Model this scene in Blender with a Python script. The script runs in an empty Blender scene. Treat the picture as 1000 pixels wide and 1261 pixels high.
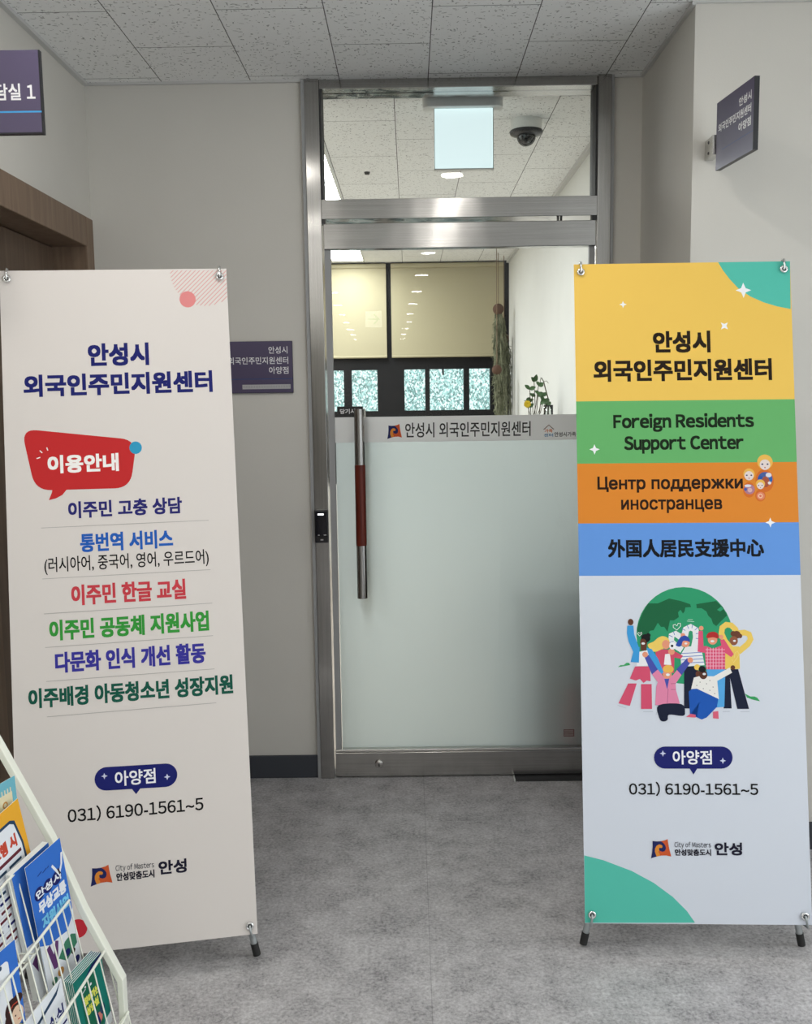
import bpy, bmesh, math, random
from mathutils import Vector, Matrix
random.seed(7)
scene = bpy.context.scene
COL = scene.collection

# ------------------------------------------------------------------ camera
F_PX, PITCH, ROLL, YAW, CAM_H = 1180.0, 6.7664, 0.8, -0.3, 1.5
def make_camera():
    p, r, y = map(math.radians, (PITCH, ROLL, YAW))
    fwd = Vector((math.sin(y)*math.cos(p), math.cos(y)*math.cos(p), -math.sin(p)))
    right0 = Vector((math.cos(y), -math.sin(y), 0))
    down0 = fwd.cross(right0)
    right = math.cos(r)*right0 + math.sin(r)*down0
    down = -math.sin(r)*right0 + math.cos(r)*down0
    cd = bpy.data.cameras.new('camera')
    cd.sensor_fit = 'HORIZONTAL'; cd.sensor_width = 36.0; cd.lens = 36.0*F_PX/1000.0
    cd.clip_start = 0.05; cd.clip_end = 200
    c = bpy.data.objects.new('camera', cd); COL.objects.link(c)
    m = Matrix.Identity(4)
    for i in range(3):
        m[i][0] = right[i]; m[i][1] = -down[i]; m[i][2] = -fwd[i]
    m.translation = (0, 0, CAM_H)
    c.matrix_world = m
    scene.camera = c
make_camera()

# ------------------------------------------------------------------ world, exposure, light levels
world = bpy.data.worlds.new('daylight'); scene.world = world; world.use_nodes = True
bg = world.node_tree.nodes['Background']
bg.inputs[0].default_value = (0.93, 0.98, 1.0, 1); bg.inputs[1].default_value = 2.75
vs = scene.view_settings
vs.view_transform = 'Standard'; vs.look = 'None'; vs.gamma = 1.0; vs.use_curve_mapping = False
vs.exposure = -0.22
DOWNLIGHT = 145.0      # emission of the corridor downlight diffusers
LED_PANEL = 38.0       # emission of the office ceiling panels
scene.cycles.use_denoising = True
scene.cycles.max_bounces = 10
scene.cycles.diffuse_bounces = 5
scene.cycles.transparent_max_bounces = 16
scene.cycles.caustics_reflective = False
scene.cycles.caustics_refractive = False
scene.cycles.sample_clamp_indirect = 4.0

# ------------------------------------------------------------------ materials
def lin(c):
    c = c/255.0
    return c/12.92 if c <= 0.04045 else ((c+0.055)/1.055)**2.4
def rgb(t, g=1.0): return tuple(min(0.95, lin(x)*g) for x in t)+(1.0,)
MATS = {}
def mat(name, col=(0.8,0.8,0.8,1), rough=0.5, metal=0.0, spec=0.5, emit=None, coat=0.0):
    m = bpy.data.materials.new(name); m.use_nodes = True
    b = m.node_tree.nodes['Principled BSDF']
    b.inputs['Base Color'].default_value = col
    b.inputs['Roughness'].default_value = rough
    b.inputs['Metallic'].default_value = metal
    b.inputs['Specular IOR Level'].default_value = spec
    b.inputs['Coat Weight'].default_value = coat
    if emit:
        b.inputs['Emission Color'].default_value = emit[0]; b.inputs['Emission Strength'].default_value = emit[1]
    MATS[name] = m
    return m
def N(m, t, **kw):
    n = m.node_tree.nodes.new(t)
    for k, v in kw.items(): setattr(n, k, v)
    return n
def LK(m, a, b): m.node_tree.links.new(a, b)
def bsdf(m): return m.node_tree.nodes['Principled BSDF']
def mapping(m, scale=(1,1,1), loc=(0,0,0), rot=(0,0,0), coord='Object'):
    tc = N(m, 'ShaderNodeTexCoord'); mp = N(m, 'ShaderNodeMapping')
    if coord == 'World':
        g = N(m, 'ShaderNodeNewGeometry'); LK(m, g.outputs['Position'], mp.inputs[0])
    else: LK(m, tc.outputs[coord], mp.inputs[0])
    mp.inputs['Scale'].default_value = scale; mp.inputs['Location'].default_value = loc; mp.inputs['Rotation'].default_value = rot
    return mp
def ramp(m, fac, stops):
    r = N(m, 'ShaderNodeValToRGB'); e = r.color_ramp.elements
    e[0].position, e[0].color = stops[0]; e[1].position, e[1].color = stops[-1]
    for s in stops[1:-1]:
        x = e.new(s[0]); x.color = s[1]
    LK(m, fac, r.inputs[0]); return r
def mix(m, fac, a, b):
    n = N(m, 'ShaderNodeMix', data_type='RGBA')
    if isinstance(fac, (int, float)): n.inputs[0].default_value = fac
    else: LK(m, fac, n.inputs[0])
    for i, v in ((6, a), (7, b)):
        if isinstance(v, tuple): n.inputs[i].default_value = v
        else: LK(m, v, n.inputs[i])
    return n.outputs[2]
def math_(m, op, a, b=None):
    n = N(m, 'ShaderNodeMath', operation=op)
    for i, v in ((0, a), (1, b)):
        if v is None: continue
        if isinstance(v, (int, float)): n.inputs[i].default_value = v
        else: LK(m, v, n.inputs[i])
    return n.outputs[0]

def wall_mat(name, col):
    m = mat(name, rgb(col), 0.75, spec=0.25)
    mp = mapping(m, (1,1,1), coord='World')
    n = N(m, 'ShaderNodeTexNoise'); n.inputs['Scale'].default_value = 1.7; n.inputs['Detail'].default_value = 3; LK(m, mp.outputs[0], n.inputs[0])
    c = rgb(col); d = tuple(x*0.94 for x in c[:3])+(1,)
    r = ramp(m, n.outputs[0], [(0.3, d), (0.7, c)]); LK(m, r.outputs[0], bsdf(m).inputs['Base Color'])
    n2 = N(m, 'ShaderNodeTexNoise'); n2.inputs['Scale'].default_value = 240; LK(m, mp.outputs[0], n2.inputs[0])
    b = N(m, 'ShaderNodeBump'); b.inputs['Strength'].default_value = 0.12; b.inputs['Distance'].default_value = 0.002
    LK(m, n2.outputs[0], b.inputs['Height']); LK(m, b.outputs[0], bsdf(m).inputs['Normal'])
    return m
M_WALL = wall_mat('painted_wall', (211, 208, 201))
M_WALL_OFF = wall_mat('office_wall_paint', (221, 221, 216))

def tile_mat(name, ox, oy):
    m = mat(name, (0.6,0.6,0.6,1), 0.9, spec=0.1)
    g = N(m, 'ShaderNodeNewGeometry'); sp = N(m, 'ShaderNodeSeparateXYZ'); LK(m, g.outputs['Position'], sp.inputs[0])
    cb = N(m, 'ShaderNodeCombineXYZ')
    LK(m, math_(m, 'SUBTRACT', sp.outputs[1], oy), cb.inputs[0]); LK(m, math_(m, 'SUBTRACT', sp.outputs[0], ox), cb.inputs[1])
    br = N(m, 'ShaderNodeTexBrick'); LK(m, cb.outputs[0], br.inputs[0])
    br.offset = 0.5; br.offset_frequency = 2; br.squash = 1.0
    br.inputs['Scale'].default_value = 1.0; br.inputs['Mortar Size'].default_value = 0.0016; br.inputs['Mortar Smooth'].default_value = 0.0
    br.inputs['Bias'].default_value = 0.0
    br.inputs['Brick Width'].default_value = 0.6; br.inputs['Row Height'].default_value = 0.326
    br.inputs['Color1'].default_value = rgb((236,237,236)); br.inputs['Color2'].default_value = rgb((240,241,240)); br.inputs['Mortar'].default_value = rgb((92,92,92))
    col = br.outputs[0]
    wn = N(m, 'ShaderNodeTexNoise'); wn.inputs['Scale'].default_value = 28; LK(m, g.outputs['Position'], wn.inputs[0])
    wv = N(m, 'ShaderNodeVectorMath', operation='MULTIPLY_ADD'); LK(m, wn.outputs[1], wv.inputs[0]); wv.inputs[1].default_value = (0.03,0.03,0.03); LK(m, g.outputs['Position'], wv.inputs[2])
    for k, (sx, sy, th, rot) in enumerate(((30, 84, 0.22, 0.5), (86, 34, 0.2, 0.2))):
        mp = N(m, 'ShaderNodeMapping'); mp.inputs['Scale'].default_value = (sx, sy, 1); mp.inputs['Rotation'].default_value = (0,0,rot); LK(m, wv.outputs[0], mp.inputs[0])
        v = N(m, 'ShaderNodeTexVoronoi', voronoi_dimensions='2D'); v.inputs['Scale'].default_value = 1; v.inputs['Randomness'].default_value = 1; LK(m, mp.outputs[0], v.inputs[0])
        hs = N(m, 'ShaderNodeSeparateColor'); LK(m, v.outputs['Color'], hs.inputs[0])
        t = math_(m, 'MULTIPLY', math_(m, 'SUBTRACT', hs.outputs[0], 0.45), th*1.9)
        f = math_(m, 'MULTIPLY', math_(m, 'LESS_THAN', v.outputs['Distance'], t), 0.62)
        col = mix(m, f, col, rgb((96,96,94)))
    LK(m, col, bsdf(m).inputs['Base Color'])
    return m
M_TILE = tile_mat('fissured_ceiling_tile', 0.084, 3.332)
M_TILE_OFF = tile_mat('fissured_office_tile', -0.045, 4.215)

def floor_mat():
    m = mat('vinyl_floor', (0.25,0.25,0.25,1), 0.42, spec=0.35)
    mp = mapping(m, coord='World')
    a = N(m, 'ShaderNodeTexNoise'); a.inputs['Scale'].default_value = 7.5; a.inputs['Detail'].default_value = 12; a.inputs['Roughness'].default_value = 0.8; LK(m, mp.outputs[0], a.inputs[0])
    b = N(m, 'ShaderNodeTexNoise'); b.inputs['Scale'].default_value = 105; b.inputs['Detail'].default_value = 5; b.inputs['Roughness'].default_value = 0.75; LK(m, mp.outputs[0], b.inputs[0])
    mx = math_(m, 'ADD', math_(m, 'MULTIPLY', a.outputs[0], 0.5), math_(m, 'MULTIPLY', b.outputs[0], 0.5))
    r = ramp(m, mx, [(0.39, rgb((122,120,122))), (0.455, rgb((162,160,162))), (0.53, rgb((188,186,188))), (0.62, rgb((212,211,212)))])
    sp = N(m, 'ShaderNodeSeparateXYZ'); LK(m, mp.outputs[0], sp.inputs[0])
    seam = math_(m, 'LESS_THAN', math_(m, 'ABSOLUTE', math_(m, 'SUBTRACT', sp.outputs[0], 0.036)), 0.0011)
    LK(m, mix(m, math_(m, 'MULTIPLY', seam, 0.4), r.outputs[0], rgb((100,98,99))), bsdf(m).inputs['Base Color'])
    return m
M_FLOOR = floor_mat()

def brushed(name, col, tangent, rough=0.19, an=0.8):
    m = mat(name, col, rough, 1.0)
    bsdf(m).inputs['Anisotropic'].default_value = an
    cb = N(m, 'ShaderNodeCombineXYZ')
    for i in range(3): cb.inputs[i].default_value = tangent[i]
    LK(m, cb.outputs[0], bsdf(m).inputs['Tangent'])
    st = (2.5, 2.5, 260) if tangent[2] else (260, 2.5, 2.5)
    mp = mapping(m, st, coord='World')
    n = N(m, 'ShaderNodeTexNoise'); n.inputs['Scale'].default_value = 1.0; n.inputs['Detail'].default_value = 2; LK(m, mp.outputs[0], n.inputs[0])
    c2 = tuple(x*0.86 for x in col[:3])+(1,)
    LK(m, ramp(m, n.outputs[0], [(0.35, c2), (0.65, col)]).outputs[0], bsdf(m).inputs['Base Color'])
    mp2 = mapping(m, (3, 3, 1.5), coord='World')
    w = N(m, 'ShaderNodeTexNoise'); w.inputs['Scale'].default_value = 1.0; LK(m, mp2.outputs[0], w.inputs[0])
    b = N(m, 'ShaderNodeBump'); b.inputs['Strength'].default_value = 0.25; b.inputs['Distance'].default_value = 0.02
    LK(m, w.outputs[0], b.inputs['Height']); LK(m, b.outputs[0], bsdf(m).inputs['Normal'])
    return m
STEEL = (0.44, 0.43, 0.415, 1)
M_ST_H = brushed('stainless_horizontal_grain', STEEL, (0,0,1))
M_ST_V = brushed('stainless_vertical_grain', STEEL, (1,0,0))
M_STEEL = mat('polished_steel', (0.62,0.61,0.58,1), 0.22, 1.0)
M_CHROME = mat('chrome', (0.8,0.8,0.8,1), 0.12, 1.0)
M_TUBE = mat('satin_grey_tube', (0.42,0.45,0.46,1), 0.35, 0.7)
M_ROD = mat('grey_fibreglass_rod', rgb((150,150,152)), 0.4)
M_RUBBER = mat('black_rubber', (0.012,0.012,0.012,1), 0.6)
M_DARK = mat('dark_gasket_and_hole', (0.035,0.035,0.037,1), 0.6)
M_GASKET = mat('grey_gasket', (0.33,0.335,0.34,1), 0.45)
M_BASEB = mat('dark_baseboard', rgb((58,61,68)), 0.5)
M_TRIM = mat('grey_ceiling_trim', rgb((196,196,194)), 0.5)
M_WHITE = mat('white_plastic', rgb((232,233,230)), 0.45)
M_BLACK = mat('black_plastic', (0.012,0.012,0.014,1), 0.3)
M_GLOSSBLK = mat('black_glass', (0.006,0.006,0.01,1), 0.08)
M_WINFRAME = mat('black_window_frame', (0.009,0.009,0.01,1), 0.5, spec=0.2)
M_WHITEPRINT = mat('white_lettering', rgb((228,228,230)), 0.5)
M_BLACKPRINT = mat('black_lettering', rgb((34,30,30)), 0.5)
M_RACK = mat('cream_painted_steel', rgb((232,234,222)), 0.4)
M_PAPER = mat('paper_edges', rgb((228,232,230)), 0.7)
M_COCO = mat('coconut_shell', rgb((84,60,46)), 0.85)
M_CORD = mat('cord', rgb((120,100,80)), 0.8)
M_RED = mat('red_paint', rgb((200,26,20)), 0.35)
M_CAB = mat('grey_cabinet', rgb((120,122,124)), 0.5)
M_BOX = mat('charcoal_box', rgb((44,45,48)), 0.6)
M_SIGN = mat('dark_violet_sign', rgb((82,74,100)), 0.3)
M_SIGNEDGE = mat('black_sign_edge', (0.012,0.012,0.016,1), 0.4)
M_CYAN = mat('cyan_line', rgb((60,150,205)), 0.5)
M_DULLBLUE = mat('dull_blue_line', rgb((54,72,118)), 0.4)
M_SIGNPLATE = mat('pale_strip_label', rgb((178,176,178)), 0.4)

def wood(name, c1, c2, scale=(18, 18, 1.2), rough=0.5):
    m = mat(name, rgb(c1), rough, spec=0.3)
    mp = mapping(m, scale, coord='World')
    n = N(m, 'ShaderNodeTexNoise'); n.inputs['Scale'].default_value = 2.2; n.inputs['Detail'].default_value = 7; n.inputs['Distortion'].default_value = 0.5; LK(m, mp.outputs[0], n.inputs[0])
    LK(m, ramp(m, n.outputs[0], [(0.3, rgb(c1)), (0.7, rgb(c2))]).outputs[0], bsdf(m).inputs['Base Color'])
    return m
M_WOOD = wood('brown_wood_casing', (116,96,80), (136,116,98))
M_WOOD2 = wood('brown_wood_leaf', (98,82,68), (116,98,84))
M_GRIP = wood('dark_red_wood', (82,28,20), (112,44,30), (30,30,2), 0.35)

def glass_mat(name, tint, ior=1.5, refl=1.0):
    m = bpy.data.materials.new(name); m.use_nodes = True; nt = m.node_tree; nt.nodes.clear()
    out = N(m, 'ShaderNodeOutputMaterial'); t = N(m, 'ShaderNodeBsdfTransparent'); g = N(m, 'ShaderNodeBsdfGlossy'); mx = N(m, 'ShaderNodeMixShader'); fr = N(m, 'ShaderNodeFresnel')
    t.inputs[0].default_value = tint; g.inputs['Roughness'].default_value = 0.0; g.inputs[0].default_value = (refl,refl,refl,1); fr.inputs[0].default_value = ior
    LK(m, fr.outputs[0], mx.inputs[0]); LK(m, t.outputs[0], mx.inputs[1]); LK(m, g.outputs[0], mx.inputs[2]); LK(m, mx.outputs[0], out.inputs[0])
    return m
M_GLASS = glass_mat('door_glass', (0.965, 0.975, 0.973, 1), refl=0.38)
M_WINGLASS = glass_mat('window_glass', (0.96, 0.98, 0.97, 1))
M_CLEAR = glass_mat('vase_glass', (0.93, 0.95, 0.94, 1), 1.4)

def translucent(name, col, tcol, fac, rough_gloss=None):
    m = bpy.data.materials.new(name); m.use_nodes = True; nt = m.node_tree; nt.nodes.clear()
    out = N(m, 'ShaderNodeOutputMaterial'); d = N(m, 'ShaderNodeBsdfDiffuse'); t = N(m, 'ShaderNodeBsdfTranslucent'); mx = N(m, 'ShaderNodeMixShader')
    d.inputs[0].default_value = col; t.inputs[0].default_value = tcol; mx.inputs[0].default_value = fac
    LK(m, d.outputs[0], mx.inputs[1]); LK(m, t.outputs[0], mx.inputs[2])
    if rough_gloss:                                    # part of the light passes only softly scattered: near things show as blurs
        rf = N(m, 'ShaderNodeBsdfRefraction'); rf.inputs['Roughness'].default_value = rough_gloss; rf.inputs['IOR'].default_value = 1.25
        m2 = N(m, 'ShaderNodeMixShader'); m2.inputs[0].default_value = 0.25
        LK(m, mx.outputs[0], m2.inputs[1]); LK(m, rf.outputs[0], m2.inputs[2]); LK(m, m2.outputs[0], out.inputs[0])
    else: LK(m, mx.outputs[0], out.inputs[0])
    return m
M_FROST = translucent('frosted_film', rgb((224,236,235)), rgb((243,250,249)), 0.8, 0.5)
M_BAND = translucent('white_film_band', rgb((244,243,243)), rgb((249,249,249)), 0.6)
M_BLIND = translucent('beige_blind_fabric', rgb((190,182,152)), rgb((204,196,160)), 0.22)

def facade_mat():
    m = mat('speckled_facade', (0.5,0.6,0.6,1), 0.8)
    mp = mapping(m, (62, 62, 44), coord='World')
    v = N(m, 'ShaderNodeTexVoronoi'); v.inputs['Scale'].default_value = 1; LK(m, mp.outputs[0], v.inputs[0])
    s = N(m, 'ShaderNodeSeparateColor'); LK(m, v.outputs['Color'], s.inputs[0])
    r = ramp(m, s.outputs[0], [(0.0, rgb((52,76,72))), (0.3, rgb((104,142,138))), (0.55, rgb((156,198,194))), (0.8, rgb((236,242,240)))])
    n = N(m, 'ShaderNodeTexNoise'); n.inputs['Scale'].default_value = 2.2; mp2 = mapping(m, (1,1,1), coord='World'); LK(m, mp2.outputs[0], n.inputs[0])
    LK(m, mix(m, math_(m, 'MULTIPLY', n.outputs[0], 0.4), r.outputs[0], rgb((150,176,174))), bsdf(m).inputs['Base Color'])
    return m
M_FACADE = facade_mat()
M_LEAF = mat('green_leaf', rgb((58,92,48)), 0.5)
M_STEMM = mat('brown_stem', rgb((70,62,44)), 0.8)
M_FLOWER = mat('yellow_petals', rgb((236,206,40)), 0.6)
M_POT = mat('clay_pot', rgb((206,196,184)), 0.7)
def moss_mat():
    m = mat('grey_green_moss', rgb((120,124,100)), 0.95, spec=0.05)
    mp = mapping(m, (40,40,14), coord='World'); n = N(m, 'ShaderNodeTexNoise'); n.inputs['Scale'].default_value = 1.0; LK(m, mp.outputs[0], n.inputs[0])
    LK(m, ramp(m, n.outputs[0], [(0.35, rgb((92,96,76))), (0.65, rgb((150,152,128)))]).outputs[0], bsdf(m).inputs['Base Color'])
    return m
M_MOSS = moss_mat()
M_DIFF = mat('downlight_diffuser', (0.9,0.9,0.9,1), 0.5, emit=((1.0,0.965,0.91,1), DOWNLIGHT))
M_LED = mat('led_panel_diffuser', (0.9,0.9,0.9,1), 0.5, emit=((0.95,0.985,1.0,1), LED_PANEL))
M_EXIT = mat('exit_light_face', (0.7,0.9,0.9,1), 0.4, emit=((0.80,0.95,0.97,1), 0.98))
M_ARROWW = mat('way_sign_face', (0.9,0.9,0.9,1), 0.4, emit=((0.9,1.0,0.93,1), 4.0))
M_ARROWG = mat('way_sign_arrow', (0.1,0.7,0.3,1), 0.4, emit=((0.1,0.75,0.3,1), 3.0))
M_READLED = mat('reader_light', (1,1,1,1), 0.4, emit=((1,1,1,1), 3.0))
PRINT = {}
def pm(c, gain=None):
    if gain is None: gain = 1.02 if max(c) > 140 else 0.75
    k = (c, gain)
    if k not in PRINT:
        PRINT[k] = mat('print_%02x%02x%02x' % c, rgb(c, gain), 0.55, spec=0.15)
    return PRINT[k]

# ------------------------------------------------------------------ mesh helpers
class MB:
    """collects geometry for ONE mesh object"""
    def __init__(s): s.v = []; s.f = []; s.mi = []; s.mats = []; s.sm = []
    def slot(s, m):
        if m not in s.mats: s.mats.append(m)
        return s.mats.index(m)
    def add(s, vs, fs, m, smooth=False):
        o = len(s.v); i = s.slot(m)
        s.v += [tuple(v) for v in vs]
        for f in fs: s.f.append([o+k for k in f]); s.mi.append(i); s.sm.append(smooth)
    def box(s, a, b, m):
        x0,y0,z0 = a; x1,y1,z1 = b
        s.add([(x0,y0,z0),(x1,y0,z0),(x1,y1,z0),(x0,y1,z0),(x0,y0,z1),(x1,y0,z1),(x1,y1,z1),(x0,y1,z1)],
              [(0,3,2,1),(4,5,6,7),(0,1,5,4),(1,2,6,5),(2,3,7,6),(3,0,4,7)], m)
    def tube(s, pts, r, m, seg=10, closed=False, caps=True, r1=None):
        pts = [Vector(p) for p in pts]; n = len(pts); rings = []
        up = None
        for i in range(n):
            if closed: t = (pts[(i+1) % n]-pts[i-1])
            else: t = (pts[min(i+1, n-1)]-pts[max(i-1, 0)])
            t.normalize()
            if up is None:
                up = Vector((0,0,1)) if abs(t.z) < 0.9 else Vector((1,0,0))
            a = t.cross(up)
            if a.length < 1e-6: a = t.cross(Vector((0.3,1,0.2)))
            a.normalize(); b = a.cross(t).normalized(); up = b
            rr = r if r1 is None else r+(r1-r)*i/max(1, n-1)
            rings.append([pts[i]+a*math.cos(2*math.pi*k/seg)*rr+b*math.sin(2*math.pi*k/seg)*rr for k in range(seg)])
        vs = [v for rg in rings for v in rg]; fs = []
        for i in range(n if closed else n-1):
            j = (i+1) % n
            for k in range(seg):
                l = (k+1) % seg
                fs.append((i*seg+k, i*seg+l, j*seg+l, j*seg+k))
        s.add(vs, fs, m, True)
        if caps and not closed:
            s.add(rings[0], [tuple(range(seg))], m); s.add(rings[-1], [tuple(reversed(range(seg)))], m)
    def lathe(s, prof, m, center=(0,0,0), axis='Z', seg=32):
        vs = []
        for r, z in prof:
            for k in range(seg):
                a = 2*math.pi*k/seg; x, y = r*math.cos(a), r*math.sin(a)
                p = (x, y, z) if axis == 'Z' else ((x, z, y) if axis == 'Y' else (z, x, y))
                vs.append((p[0]+center[0], p[1]+center[1], p[2]+center[2]))
        fs = []
        for i in range(len(prof)-1):
            for k in range(seg):
                l = (k+1) % seg; fs.append((i*seg+k, i*seg+l, (i+1)*seg+l, (i+1)*seg+k))
        s.add(vs, fs, m, True)
    def prism(s, poly, y0, y1, m, plane='XZ'):
        """extrude a 2-D outline"""
        n = len(poly)
        def P(p, d): return (p[0], d, p[1]) if plane == 'XZ' else ((d, p[0], p[1]) if plane == 'YZ' else (p[0], p[1], d))
        vs = [P(p, y0) for p in poly]+[P(p, y1) for p in poly]
        fs = [tuple(range(n)), tuple(reversed(range(n, 2*n)))]+[(i, (i+1) % n, n+(i+1) % n, n+i) for i in range(n)]
        s.add(vs, fs, m)
    def build(s, name, parent=None, bevel=0.0, fix=True):
        me = bpy.data.meshes.new(name); me.from_pydata(s.v, [], s.f)
        for m in s.mats: me.materials.append(m)
        me.polygons.foreach_set('material_index', s.mi); me.polygons.foreach_set('use_smooth', s.sm); me.update()
        if fix:
            bm = bmesh.new(); bm.from_mesh(me); bmesh.ops.recalc_face_normals(bm, faces=bm.faces); bm.to_mesh(me); bm.free()
        o = bpy.data.objects.new(name, me); COL.objects.link(o)
        if parent: o.parent = parent
        if bevel:
            b = o.modifiers.new('bevel', 'BEVEL'); b.width = bevel; b.segments = 2; b.limit_method = 'ANGLE'; b.angle_limit = math.radians(40)
        return o
def tag(o, label, cat, group=None, kind=None):
    if label: o['label'] = label
    if cat: o['category'] = cat
    if group: o['group'] = group
    if kind: o['kind'] = kind
    return o
def thing(name, label, cat, loc=(0,0,0), rotz=0.0, group=None):
    o = bpy.data.objects.new(name, None); COL.objects.link(o); o.location = loc; o.rotation_euler = (0,0,math.radians(rotz)); o.empty_display_size = 0.05
    return tag(o, label, cat, group)
def structure(o): o['kind'] = 'structure'; return o
def struct_root(name, loc=(0,0,0)):
    o = bpy.data.objects.new(name, None); COL.objects.link(o); o.location = loc; o['kind'] = 'structure'; return o
def copy_tree(o, parent=None):
    c = o.copy(); COL.objects.link(c)
    if parent: c.parent = parent
    for ch in list(o.children): copy_tree(ch, c)
    return c
def sbox(name, a, b, m, bevel=0.0, parent=None):
    mb = MB(); mb.box(a, b, m); o = mb.build(name, parent, bevel)
    if parent is None: structure(o)
    return o

# ------------------------------------------------------------------ flat print helpers (art laid on real sheets)
_glyph = {}
def _raw(body):
    if body in _glyph: return _glyph[body]
    cu = bpy.data.curves.new('lettering', 'FONT'); cu.body = body; cu.size = 1.0; cu.resolution_u = 3
    o = bpy.data.objects.new('lettering', cu); COL.objects.link(o)
    bpy.context.view_layer.update()
    me = bpy.data.meshes.new_from_object(o.evaluated_get(bpy.context.evaluated_depsgraph_get()))
    V = [(v.co.x, v.co.y) for v in me.vertices]; Fc = [tuple(p.vertices) for p in me.polygons]
    bpy.data.objects.remove(o); bpy.data.curves.remove(cu); bpy.data.meshes.remove(me)
    _glyph[body] = (V, Fc); return V, Fc
def glyphs(body):
    if any(ch.isascii() and ch.isalnum() for ch in body):
        V, Fc, x = [], [], 0.0
        for ch in body:
            if ch == ' ': x += 0.30; continue
            full = chr(ord(ch)+0xFEE0) if ch.isascii() and (ch.isalnum() or ch in ')(') else ch
            gv, gf = _raw(full); o = len(V)
            a = min(p[0] for p in gv); b = max(p[0] for p in gv)
            if ch.isascii(): V += [(p[0]-a+x+0.045, p[1]) for p in gv]; x += b-a+0.09
            else: V += [(p[0]+x, p[1]) for p in gv]; x += 0.92
            Fc += [tuple(k+o for k in f) for f in gf]
        return V, Fc
    if '\u043d' not in body: return _raw(body)
    alt = body.replace('\u043d', '\u0438')           # the Cyrillic n is drawn from its three strokes
    V, Fc = _raw(alt); V = list(V); Fc = list(Fc)
    w = [x for x, y in _raw('\u0438')[0]]; wi = max(w)-min(w)
    xh = max(y for x, y in _raw('\u0438')[0]); st = 0.083
    for i, ch in enumerate(body):
        if ch != '\u043d': continue
        x1 = max(x for x, y in _raw(alt[:i+1])[0]); x0 = x1-wi
        Fc = [f for f in Fc if not all(x0-0.01 <= V[k][0] <= x1+0.01 for k in f)]
        for a, b, c, d in ((x0, x0+st, 0, xh), (x1-st, x1, 0, xh), (x0, x1, xh*0.5-st*0.42, xh*0.5+st*0.42)):
            o = len(V); V += [(a,c),(b,c),(b,d),(a,d)]; Fc.append((o,o+1,o+2,o+3))
    used = sorted({k for f in Fc for k in f}); re = {k: n for n, k in enumerate(used)}
    return [V[k] for k in used], [tuple(re[k] for k in f) for f in Fc]
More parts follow.
